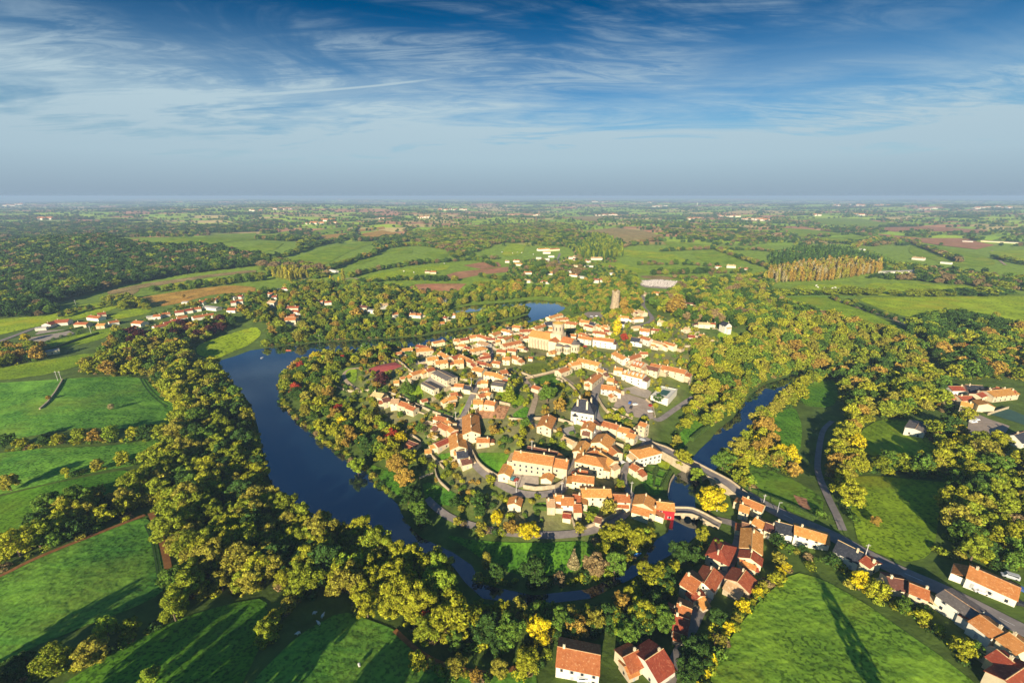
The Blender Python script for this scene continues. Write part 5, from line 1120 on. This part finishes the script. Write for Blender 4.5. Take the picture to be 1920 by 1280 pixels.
# trees standing behind the camera side of the bottom edge: their shadows reach the meadows
for u, v, h in ((60, 1420, 15), (180, 1440, 14), (330, 1430, 16), (420, 1400, 15), (560, 1500, 15), (700, 1480, 14), (1715, 1430, 18), (240, 1460, 15), (620, 1440, 14), (-80, 1380, 15), (-60, 1300, 12)):
    p = G([(u, v)])[0]; PX.append((p[0], p[1], h, 1.1, 'g', 'P' if h == 18 else 'B', int(h)))
PX = [p for p in PX if p[1] > -80]
print('mass instances', len(PX))
protos = bpy.data.collections.new('leaf_sources'); order = {}
names = []
for key in 'BPCS':
    for v in range(NV[key]):
        for q in (1, 2): names.append((key, v, q))
for k, (key, v, q) in enumerate(names):
    o = bpy.data.objects.new('src_%03d' % k, PROTO[key, v][q]); protos.objects.link(o); order[key, v, q] = k
def mass(name, rows, label, cat):
    pts = []; I = []; S = []; RT = []; TI = []
    for x, y, h, ws, c, sh, v in rows:
        d = math.hypot(x, y); q = 2 if d > 1150 else 1
        z = float(hz(x, y)); s = h / (3.0 if sh == 'S' else 10.0); pts.append((x, y, z - .2)); I.append(order[sh, v % NV[sh], q]); S.append((s * ws, s * ws, s)); RT.append(rt.uniform(0, 6.28))
        TI.append((*(np.array(PAL[c][0]) * rt.uniform(.8, 1.2)), 1))
    me = bpy.data.meshes.new(name); me.vertices.add(len(pts)); me.vertices.foreach_set('co', np.array(pts).ravel())
    for nm, tp, dat, fld in (('idx', 'INT', np.array(I), 'value'), ('scl', 'FLOAT_VECTOR', np.array(S).ravel(), 'vector'), ('rot', 'FLOAT', np.array(RT), 'value'), ('tint', 'FLOAT_COLOR', np.array(TI).ravel(), 'color')):
        a = me.attributes.new(nm, tp, 'POINT'); a.data.foreach_set(fld, dat)
    o = link(name, me); o['kind'] = 'stuff'; o['label'] = label; o['category'] = cat
    ng = bpy.data.node_groups.new('scatter', 'GeometryNodeTree'); ng.interface.new_socket('Geometry', in_out='INPUT', socket_type='NodeSocketGeometry'); ng.interface.new_socket('Geometry', in_out='OUTPUT', socket_type='NodeSocketGeometry')
    N = ng.nodes.new; L = ng.links.new; gi = N('NodeGroupInput'); go = N('NodeGroupOutput'); ip = N('GeometryNodeInstanceOnPoints'); ci = N('GeometryNodeCollectionInfo'); ci.inputs[0].default_value = protos; ci.inputs[1].default_value = True; ci.inputs[2].default_value = True
    def att(nm, tp): a = N('GeometryNodeInputNamedAttribute'); a.data_type = tp; a.inputs[0].default_value = nm; return a.outputs[0]
    L(gi.outputs[0], ip.inputs['Points']); L(ci.outputs[0], ip.inputs['Instance']); ip.inputs['Pick Instance'].default_value = True
    L(att('idx', 'INT'), ip.inputs['Instance Index']); L(att('scl', 'FLOAT_VECTOR'), ip.inputs['Scale'])
    cx_ = N('ShaderNodeCombineXYZ'); L(att('rot', 'FLOAT'), cx_.inputs[2]); e2 = N('FunctionNodeEulerToRotation'); L(cx_.outputs[0], e2.inputs[0]); L(e2.outputs[0], ip.inputs['Rotation']); L(ip.outputs[0], go.inputs[0])
    md = o.modifiers.new('scatter', 'NODES'); md.node_group = ng; return o
mass('woodland', [p for p in PX if p[5] != 'S'], 'autumn woods, hedges and copses spreading over the far countryside', 'woodland')
mass('shrubbery', [p for p in PX if p[5] == 'S'], 'low garden shrubs scattered between the village houses', 'shrubbery')

# ---------------------------------------------------------------- vehicles
TY = mat('tyre', (.02, .02, .02), .8, .1, 1); CG = mat('car_glass', (.03, .04, .05), .1, .1, 1, spec=.6)
CARC = dict(white=(.75, .75, .73), red=(.4, .03, .02), blue=(.05, .12, .35), black=(.03, .03, .035), silver=(.45, .46, .47), teal=(.08, .3, .33), ochre=(.5, .36, .12))
def carmesh(van):
    L2, H1, H2 = (2.5, 1.0, 2.1) if van else (2.1, .82, 1.42)
    prof = [(-L2, .35), (-L2, H1 * .95), (-L2 + .15, H2 if van else H1), (-L2 + .5, H2), (.9 if not van else 1.2, H2), (1.35 if not van else 1.8, H1), (L2, H1 * .8), (L2, .35)]
    V = []; F = []; n = len(prof)
    for s in (-1, 1):
        for x, z in prof: V.append((x, s * (.82 if z > H1 else .9), z))
    F.append(list(range(n))); F.append(list(range(2 * n - 1, n - 1, -1)))
    for i in range(n): j = (i + 1) % n; F.append([i, i + n, j + n, j])
    return mesh('car_body', V, F, []), H1, H2, L2
WHEEL = mesh('wheel', *(lambda V, F: (tube(V, F, (0, -.12, 0), (0, .12, 0), .33, .33, 12), (V, F))[1])([], []), [TY])
CARS = """1181,757 60 blue|blue car beside the tree in the car park;1183,766 60 black|black car in the middle of the car park;1191,760 20 white|white car alone in the middle of the car park;1221,762 15 red|red car at the east edge of the car park;1219,773 10 white|white car at the east edge of the car park;1223,756 15 black|black car at the east edge of the car park;962,900 65 teal|teal car in the convent yard;968,903 65 red|dark red car in the convent yard;1117,794 80 white|white car parked beside the bend of the central street;1114,811 75 silver|silver car parked along the central street;1166,869 30 white|white car in the lane beside the square;1095,1276 0 white v|white van in front of the bottom farmhouse;1092,655 10 black|black car on the church square;1108,659 0 ochre|ochre car on the church square;1097,651 0 red|red car on the church square;1109,594 0 silver|left silver car in the northern car park;1114,597 5 silver|middle silver car in the northern car park;1119,594 0 white|white car in the northern car park;1147,577 0 white v|left white camper van under the ruined tower;1154,577 0 white v|right white camper van under the ruined tower;1824,793 10 white v|white van in the hotel car park;1830,789 10 white|white car in the hotel car park;1892,1084 150 silver v|silver van behind the long bungalow;1838,1112 155 white|white car in front of the long bungalow;1913,1136 150 black|black car at the right edge beside the bungalow;1917,1110 120 blue|blue car at the right edge;800,700 30 white|white car in the school yard;1205,826 -25 silver|silver car on the village end of the causeway"""
bodies = {}
for line in CARS.split(';'):
    a, lab = line.split('|'); a = a.split(); van = len(a) > 3; p = G(parse(a[0]))[0]; r = empty('van' if van else 'car', (p[0], p[1], p[2] + .46), R(float(a[1]))); tag(r, lab, 'van' if van else 'car', 'parked vehicles')
    if (van, a[2]) not in bodies:
        me, H1, H2, L2 = carmesh(van); me.materials.append(mat('paint_' + a[2], CARC[a[2]], .3, .05, 1, spec=.5)); V = []; F = []
        box(V, F, -L2 + .45, (.85 if not van else 1.15), -.86, .86, H1 + .05, H2 - .12); gl = mesh('glazing', V, F, [CG]); bodies[van, a[2]] = (me, gl, L2)
    me, gl, L2 = bodies[van, a[2]]; link('body', me, r); link('glazing', gl, r)
    for x in (-L2 * .62, L2 * .62):
        for y in (-.8, .8): w = link('wheel', WHEEL, r); w.location = (x, y, .33)
# ---------------------------------------------------------------- poles
def pole(u, v, h, lab, lampp=False, m='metal'):
    p = G([(u, v)])[0]; r = empty('street_lamp' if lampp else 'utility_pole', tuple(p)); tag(r, lab, 'lamp post' if lampp else 'pole'); V = []; F = []; cyl(V, F, 0, 0, -1, h, .22, .14, 8); link('pole', mesh('pole', V, F, [M[m]]), r); V = []; F = []
    if lampp: box(V, F, -.15, 1.5, -.12, .12, h - .1, h + .08); link('lamp_head', mesh('lamp_head', V, F, [M['concrete']]), r)
    else: box(V, F, -1.0, 1.0, -.08, .08, h - .9, h - .72); link('crossarm', mesh('crossarm', V, F, [M[m]]), r)
for u, v, h, lab in ((109, 714, 9, 'left pole of the pair at the top of the left meadow'), (116, 714, 9, 'right pole of the pair at the top of the left meadow'), (680, 663, 10, 'pale pole on the lake shore above the sports court'), (144, 577, 11, 'tall pole in the field by the farm hamlet'), (855, 793, 9, 'pole at the corner of the western lane'), (884, 727, 9, 'pole beside the dark roof in the western lane'), (997, 858, 12, 'pole rising in front of the convent roof'), (968, 924, 8, 'pole at the gate of the convent yard'), (1053, 926, 8, 'pole at the junction below the convent'), (1344, 958, 8, 'first pole along the causeway gardens'), (1430, 950, 8, 'second pole along the causeway gardens'), (1617, 1058, 11, 'pale leaning pole beside the slate roofed row'), (1669, 874, 8, 'pole above the right meadow'), (171, 625, 9, 'pole in the strip meadow below the farm hamlet'), (599, 640, 8, 'pole on the far shore of the lake'), (1183, 925, 8, 'pole at the lane behind the red tiled row')): pole(u, v, h, 'grey ' + lab, False, 'concrete')
pole(1456, 966, 8, 'grey lamp post where the south lane meets the main road', True)
# ---------------------------------------------------------------- sheep and cows: one continuous body each
WOOL = mat('wool', (.72, .68, .58), .95, .08, .5)
def beast(s):
    bm = bmesh.new(); sv = bm.verts.layers.skin.verify()
    pts = [((-.55, 0, .75), .30), ((-.2, 0, .78), .36), ((.25, 0, .76), .34), ((.55, 0, .88), .18), ((.78, 0, .98), .13), ((.98, 0, .88), .08)]
    vs = []
    for p, r in pts: v = bm.verts.new(p); v[sv].radius = (r, r); vs.append(v)
    for a, b in zip(vs[:-1], vs[1:]): bm.edges.new((a, b))
    for i, x in ((0, -.5), (2, .3)):
        for y in (-.18, .18):
            prev = vs[i]
            for q, (dx, z, r) in enumerate(((0, .5, .1), (.03 if i else -.05, .25, .055), (0, 0, .05))): v = bm.verts.new((x + dx, y, z)); v[sv].radius = (r, r); bm.edges.new((prev, v)); prev = v
    me = bpy.data.meshes.new('beast_body'); bm.to_mesh(me); bm.free(); me.materials.append(WOOL)
    o = bpy.data.objects.new('sheep', me); COL.objects.link(o); sk = o.modifiers.new('skin', 'SKIN'); me.skin_vertices[0].data[0].use_root = True; sb_ = o.modifiers.new('sub', 'SUBSURF'); sb_.levels = 1; sb_.render_levels = 1
    dg = bpy.context.evaluated_depsgraph_get(); m2 = bpy.data.meshes.new_from_object(o.evaluated_get(dg)); bpy.data.objects.remove(o); m2.materials.clear(); m2.materials.append(WOOL); return m2
BEAST = beast(1)
for k, (u, v, s, w) in enumerate(((590, 1152, 1.3, 'topmost sheep of the bottom-centre meadow'), (606, 1157, 1.3, 'sheep second from the top of the bottom-centre meadow'), (598, 1171, 1.3, 'third sheep along the edge of the bottom-centre meadow'), (560, 1190, 1.3, 'sheep nearest the hedge in the bottom-centre meadow'), (674, 1249, 1.3, 'lone sheep lower in the bottom-centre meadow'))):
    p = G([(u, v)])[0]; o = link('sheep', BEAST); o.location = (p[0], p[1], p[2] + .3); o.rotation_euler = (0, 0, k * 1.3); o.scale = (s,) * 3; tag(o, 'white grazing ' + w, 'sheep', 'sheep in the bottom-centre meadow')
for g_, lst in (('pale cows in the meadow by the hilltop hamlet', ((941, 474), (961, 476), (970, 474), (978, 475), (1000, 478))), ('pale cows in the long right-hand pasture', ((1530, 537), (1533, 540), (1545, 541), (1560, 542), (1566, 541), (1572, 543))), ('pale cows in the slope meadow', ((757, 510), (776, 512), (833, 495)))):
    for k, (u, v) in enumerate(lst):
        p = G([(u, v)])[0]; o = link('cow', BEAST); o.location = (p[0], p[1], p[2] + .3); o.rotation_euler = (0, 0, k * 2.1); o.scale = (2.4,) * 3; tag(o, g_.replace('cows', 'cow, %s from left,' % ORD[k]), 'cow', g_)
# ---------------------------------------------------------------- cemetery
gp = G(parse('1182,529 1235,525 1283,530 1276,535 1254,540 1212,537'))[:, :2]; STN = M['white']
GV = []; GF = []; box(GV, GF, -.45, .45, -.9, .9, 0, .35); box(GV, GF, -.45, .45, .75, 1.0, .35, 1.5); GM = mesh('gravestone', GV, GF, [mat('granite', (.55, .50, .45), .5, .3, 2)])
x0, y0 = gp.min(0); x1, y1 = gp.max(0); cand = [(x, y) for y in np.arange(y0, y1, 7.5) for x in np.arange(x0, x1, 4.2)]; cand = np.array(cand) + rt.uniform(-.6, .6, (len(cand), 2)); cand = cand[inside(gp, cand[:, 0], cand[:, 1])]
if len(cand) > 240: cand = cand[np.sort(rt.choice(len(cand), 240, False))]
for x, y in cand:
    o = link('gravestone', GM); o.location = (x, y, float(hz(x, y)) + .3); o.rotation_euler = (0, 0, math.pi + rt.uniform(-.1, .1)); o.scale = (1.5, 1.3, 1.5); tag(o, 'pale stone grave in the cemetery above the village', 'gravestone', 'gravestones in the cemetery')
# ---------------------------------------------------------------- clipped hedges
HM = mat('hedge_leaves', (.10, .17, .02), .95, 0, .8, (.035, .07, .012), .3)
def hedge(pts, w, h, lab, grp=None):
    C = resample(G(parse(pts))[:, :2], 1.2); T = np.gradient(C, axis=0); T /= np.linalg.norm(T, axis=1)[:, None] + 1e-9; N = np.stack([-T[:, 1], T[:, 0]], 1); V = []; F = []; z = hz(C[:, 0], C[:, 1]); o0 = C[0]; n = len(C)
    pr = ((-1, 0), (-1.05, .7), (-.75, 1), (0, 1.04), (.75, 1), (1.05, .7), (1, 0))
    for i in range(n):
        for s, q in pr: P = C[i] - o0 + N[i] * s * w / 2 + rt.uniform(-.12, .12, 2); V.append((P[0], P[1], z[i] + (q * h if q else -.5) + rt.uniform(-.12, .12)))
    m = len(pr)
    for i in range(n - 1):
        for a in range(m - 1): F.append([m * i + a, m * i + a + 1, m * i + m + a + 1, m * i + m + a])
    F += [list(range(m)), list(range(m * n - 1, m * n - m - 1, -1))]
    o = link('clipped_hedge', mesh('clipped_hedge', V, F, [HM])); o.location = (o0[0], o0[1], 0); tag(o, lab, 'hedge', grp or 'clipped hedges')
for pts, w, h, lab in (('1210,886 1214,873 1230,876 1223,892 1210,886', 1, 1.2, 'clipped hedge square of the upper left parterre bed'), ('1235,881 1252,886 1244,899 1228,894 1235,881', 1, 1.2, 'clipped hedge square of the upper right parterre bed'), ('1228,897 1225,914 1238,917 1243,901', 1, 1.2, 'clipped hedge round the lower parterre bed'), ('1257,886 1240,917', 1.4, 1.8, 'tall straight hedge on the river side of the parterre'), ('1233,876 1224,900', 1.2, 1.4, 'dividing hedge down the middle of the parterre'),
    ('1296,826 1312,812 1330,800', 3, 2.5, 'long clipped hedge between riverside lawn and river'), ('721,670 750,662 780,668', 3, 4, 'tall dark hedge above the red sports court'), ('60,632 120,622 165,612', 2, 2, 'dark hedge on the lower side of the farm yard'), ('45,668 100,655 140,640 185,626', 2.5, 2.5, 'long dark hedge above the strip meadow'), ('1000,955 1030,956', 1.5, 2, 'yellowing hedge along the front garden of the ring road'), ('1380,905 1430,930 1480,950 1530,975', 2, 2.2, 'roadside hedge between causeway and lane'), ('760,742 785,752 815,768 845,780', 1.5, 2, 'hedge line above the west garden row'),
    ('1145,780 1175,795 1195,800', 2, 1.6, 'hedge on the slope under the car park'), ('1460,558 1520,556 1600,558', 3, 2.5, 'field hedge across the right pasture'), ('1610,545 1602,556', 3, 2.5, 'short field hedge beside the three trees'), ('1590,562 1640,582 1690,602', 3, 2.5, 'hedge along the field track')): hedge(pts, w, h, lab)
# ---------------------------------------------------------------- pool building
Q = plane(parse('1222,725 1242,708 1272,714 1255,731'), 14 + 4.5); c0 = Q.mean(0); zg = float(hz(*c0)); r = empty('pool_building', (c0[0], c0[1], zg)); tag(r, 'flat roofed pale building with a dark green pool on its terrace', 'building')
q = [(a[0] - c0[0], a[1] - c0[1]) for a in Q]; V = [(a, b_, -2) for a, b_ in q] + [(a, b_, 4.2) for a, b_ in q]; F = [[4, 5, 6, 7]] + [[i, (i + 1) % 4, 4 + (i + 1) % 4, 4 + i] for i in range(4)]; link('wall', mesh('pool_wall', V, F, [M['white']]), r)
V = [(a * s, b_ * s, z) for s, z in ((1.02, 4.15), (1.02, 4.8), (.93, 4.8), (.93, 4.22)) for a, b_ in q]; F = [[4 * k + i, 4 * k + (i + 1) % 4, 4 * k + 4 + (i + 1) % 4, 4 * k + 4 + i] for k in range(3) for i in range(4)]; link('parapet', mesh('pool_parapet', V, F, [M['white']]), r)
V = [(a * .5, b_ * .5, 4.3) for a, b_ in q]; link('pool', mesh('pool_surface', V, [[0, 1, 2, 3]], [mat('pool_cover', (.05, .12, .08), .3, .1, 3)]), r)
# ---------------------------------------------------------------- small things
p = G([(895, 1176)])[0]; r = empty('greenhouse', tuple(p), R(-15)); tag(r, 'small pale greenhouse in the shaded riverside garden', 'greenhouse'); V = []; F = []; n = 9
for x in (-3.4, 3.4):
    for i in range(n): a = math.pi * i / (n - 1); V.append((x, 1.6 * math.cos(a), 2.0 * math.sin(a)))
for i in range(n - 1): F.append([i, i + 1, n + i + 1, n + i])
F += [list(range(n)), list(range(2 * n - 1, n - 1, -1))]; link('cover', mesh('tunnel_cover', V, F, [M['concrete']]), r); V = []; F = []; box(V, F, -3.46, -3.4, -.5, .5, 0, 1.7); link('door', mesh('tunnel_door', V, F, [M['shutter']]), r)
def boat(u, v, col, lab, L=4.2, rz=.4):
    p = plane([(u, v)], .3)[0]; r = empty('rowing_boat', (p[0], p[1], .25), rz); tag(r, lab, 'boat'); V = []; F = []; n = 9
    for k, (w, z) in enumerate(((1, .55), (.7, 0), (.55, .12), (.88, .5))):
        for i in range(n): t_ = i / (n - 1); b_ = w * .8 * math.sin(math.pi * (t_ * .85 + .15)) ** .7; V.append(((t_ - .5) * L * (1 if k in (0, 3) else .9), b_, z))
        for i in range(n): t_ = i / (n - 1); b_ = w * .8 * math.sin(math.pi * (t_ * .85 + .15)) ** .7; V.append(((t_ - .5) * L * (1 if k in (0, 3) else .9), -b_, z))
    for a in (0, 2):
        for i in range(n - 1):
            for o_ in (0, n): F.append([2 * n * a + o_ + i, 2 * n * a + o_ + i + 1, 2 * n * (a + 1) + o_ + i + 1, 2 * n * (a + 1) + o_ + i])
    for a in (1, 2):
        for i in range(n - 1): F.append([2 * n * a + i, 2 * n * a + i + 1, 2 * n * a + n + i + 1, 2 * n * a + n + i])
    for i in range(n - 1):
        for o_ in (0, n): F.append([o_ + i, o_ + i + 1, 6 * n + o_ + i + 1, 6 * n + o_ + i])
    link('hull', mesh('hull', V, F, [mat('boat_paint', col, .5, .1, 1)]), r); V = []; F = []; box(V, F, -.2, .1, -.6, .6, .38, .43); link('seat', mesh('boat_seat', V, F, [M['wood']]), r)
boat(1196, 1040, (.05, .22, .5), 'small blue boat on the shaded river below the yellow trees'); boat(541, 657, (.6, .15, .08), 'small red and white boat on the far end of the lake', 6, 0); boat(491, 671, (.8, .8, .8), 'tiny white boat near the lake meadow', 3, 1)
# water tower and the far villages
p = G([(1307, 387)])[0]; r = empty('water_tower', tuple(p)); tag(r, 'tall white water tower on the horizon', 'water tower'); V = []; F = []; cyl(V, F, 0, 0, -5, 42, 5, 4, 16); link('shaft', mesh('shaft', V, F, [M['white']]), r); V = []; F = []; cyl(V, F, 0, 0, 42, 50, 4, 12, 20, False); cyl(V, F, 0, 0, 50, 58, 12, 11.5, 20); link('tank', mesh('tank', V, F, [M['white']]), r)
V = []; F = []; MI = []
for u, v, n, sp_ in ((20, 386, 8, 12), (38, 384, 7, 10), (75, 411, 4, 8), (95, 411, 3, 6), (185, 376, 6, 9), (276, 424, 3, 12), (480, 396, 4, 14), (525, 393, 7, 18), (600, 420, 12, 30), (612, 414, 6, 14), (640, 376, 3, 14), (725, 411, 5, 9), (790, 409, 6, 12), (850, 394, 14, 26), (960, 388, 6, 20), (968, 405, 5, 14), (1010, 404, 3, 9), (1130, 404, 6, 12), (1150, 403, 4, 9), (1125, 379, 8, 16), (1235, 387, 6, 18), (1298, 411, 10, 14), (1365, 407, 9, 20), (1410, 412, 8, 18), (1435, 414, 6, 12), (1530, 404, 3, 10), (1572, 386, 5, 9), (1605, 386, 9, 16), (1612, 404, 6, 8), (1655, 386, 6, 14), (1740, 393, 5, 14), (1850, 391, 8, 22), (1880, 390, 6, 14), (1690, 377, 4, 12), (1220, 380, 4, 12), (330, 380, 3, 12), (740, 383, 4, 20)):
    for _ in range(n):
        p = G([(u + rt.uniform(-sp_, sp_), v + rt.uniform(-1.2, 1.2))])[0]; s = math.hypot(p[0], p[1]) / 2600; w, l, h = 7 * rt.uniform(.8, 1.2) * max(1, s ** .6), 8 * rt.uniform(.8, 2.2) * max(1, s ** .6), 7 * max(1, s ** .5); k = len(V)
        x, y, z = p; V += [(x - l, y - w, z - 6), (x + l, y - w, z - 6), (x + l, y + w, z - 6), (x - l, y + w, z - 6), (x - l, y - w, z + h), (x + l, y - w, z + h), (x + l, y + w, z + h), (x - l, y + w, z + h), (x - l, y, z + h * 1.5), (x + l, y, z + h * 1.5)]
        F += [[k + a for a in f] for f in ((0, 1, 5, 4), (2, 3, 7, 6), (1, 2, 6, 9, 5), (3, 0, 4, 8, 7), (4, 5, 9, 8), (6, 7, 8, 9))]; MI += [0, 0, 0, 0, 1, 1]
o = link('distant_houses', mesh('distant_houses', V, F, [M['white'], M['roof_o']], mi=MI)); tag(o, 'tiny pale houses of the far villages scattered below the horizon', 'houses', None, 'stuff')

# ---------------------------------------------------------------- haze: even air over the whole land
V = []; F = []; box(V, F, -48000, 48000, -900, 43500, -12, 168)
hm = bpy.data.materials.new('haze_air'); hm.use_nodes = True; t = hm.node_tree; t.nodes.clear(); o_ = t.nodes.new('ShaderNodeOutputMaterial'); pv = t.nodes.new('ShaderNodeVolumePrincipled')
pv.inputs['Color'].default_value = (.48, .68, .92, 1); pv.inputs['Density'].default_value = HAZE; pv.inputs['Anisotropy'].default_value = 0.0
t.links.new(pv.outputs[0], o_.inputs['Volume'])
hb = link('haze', mesh('haze', V, F, [hm])); hb['kind'] = 'stuff'; hb['label'] = 'pale blue haze lying over the distant countryside'
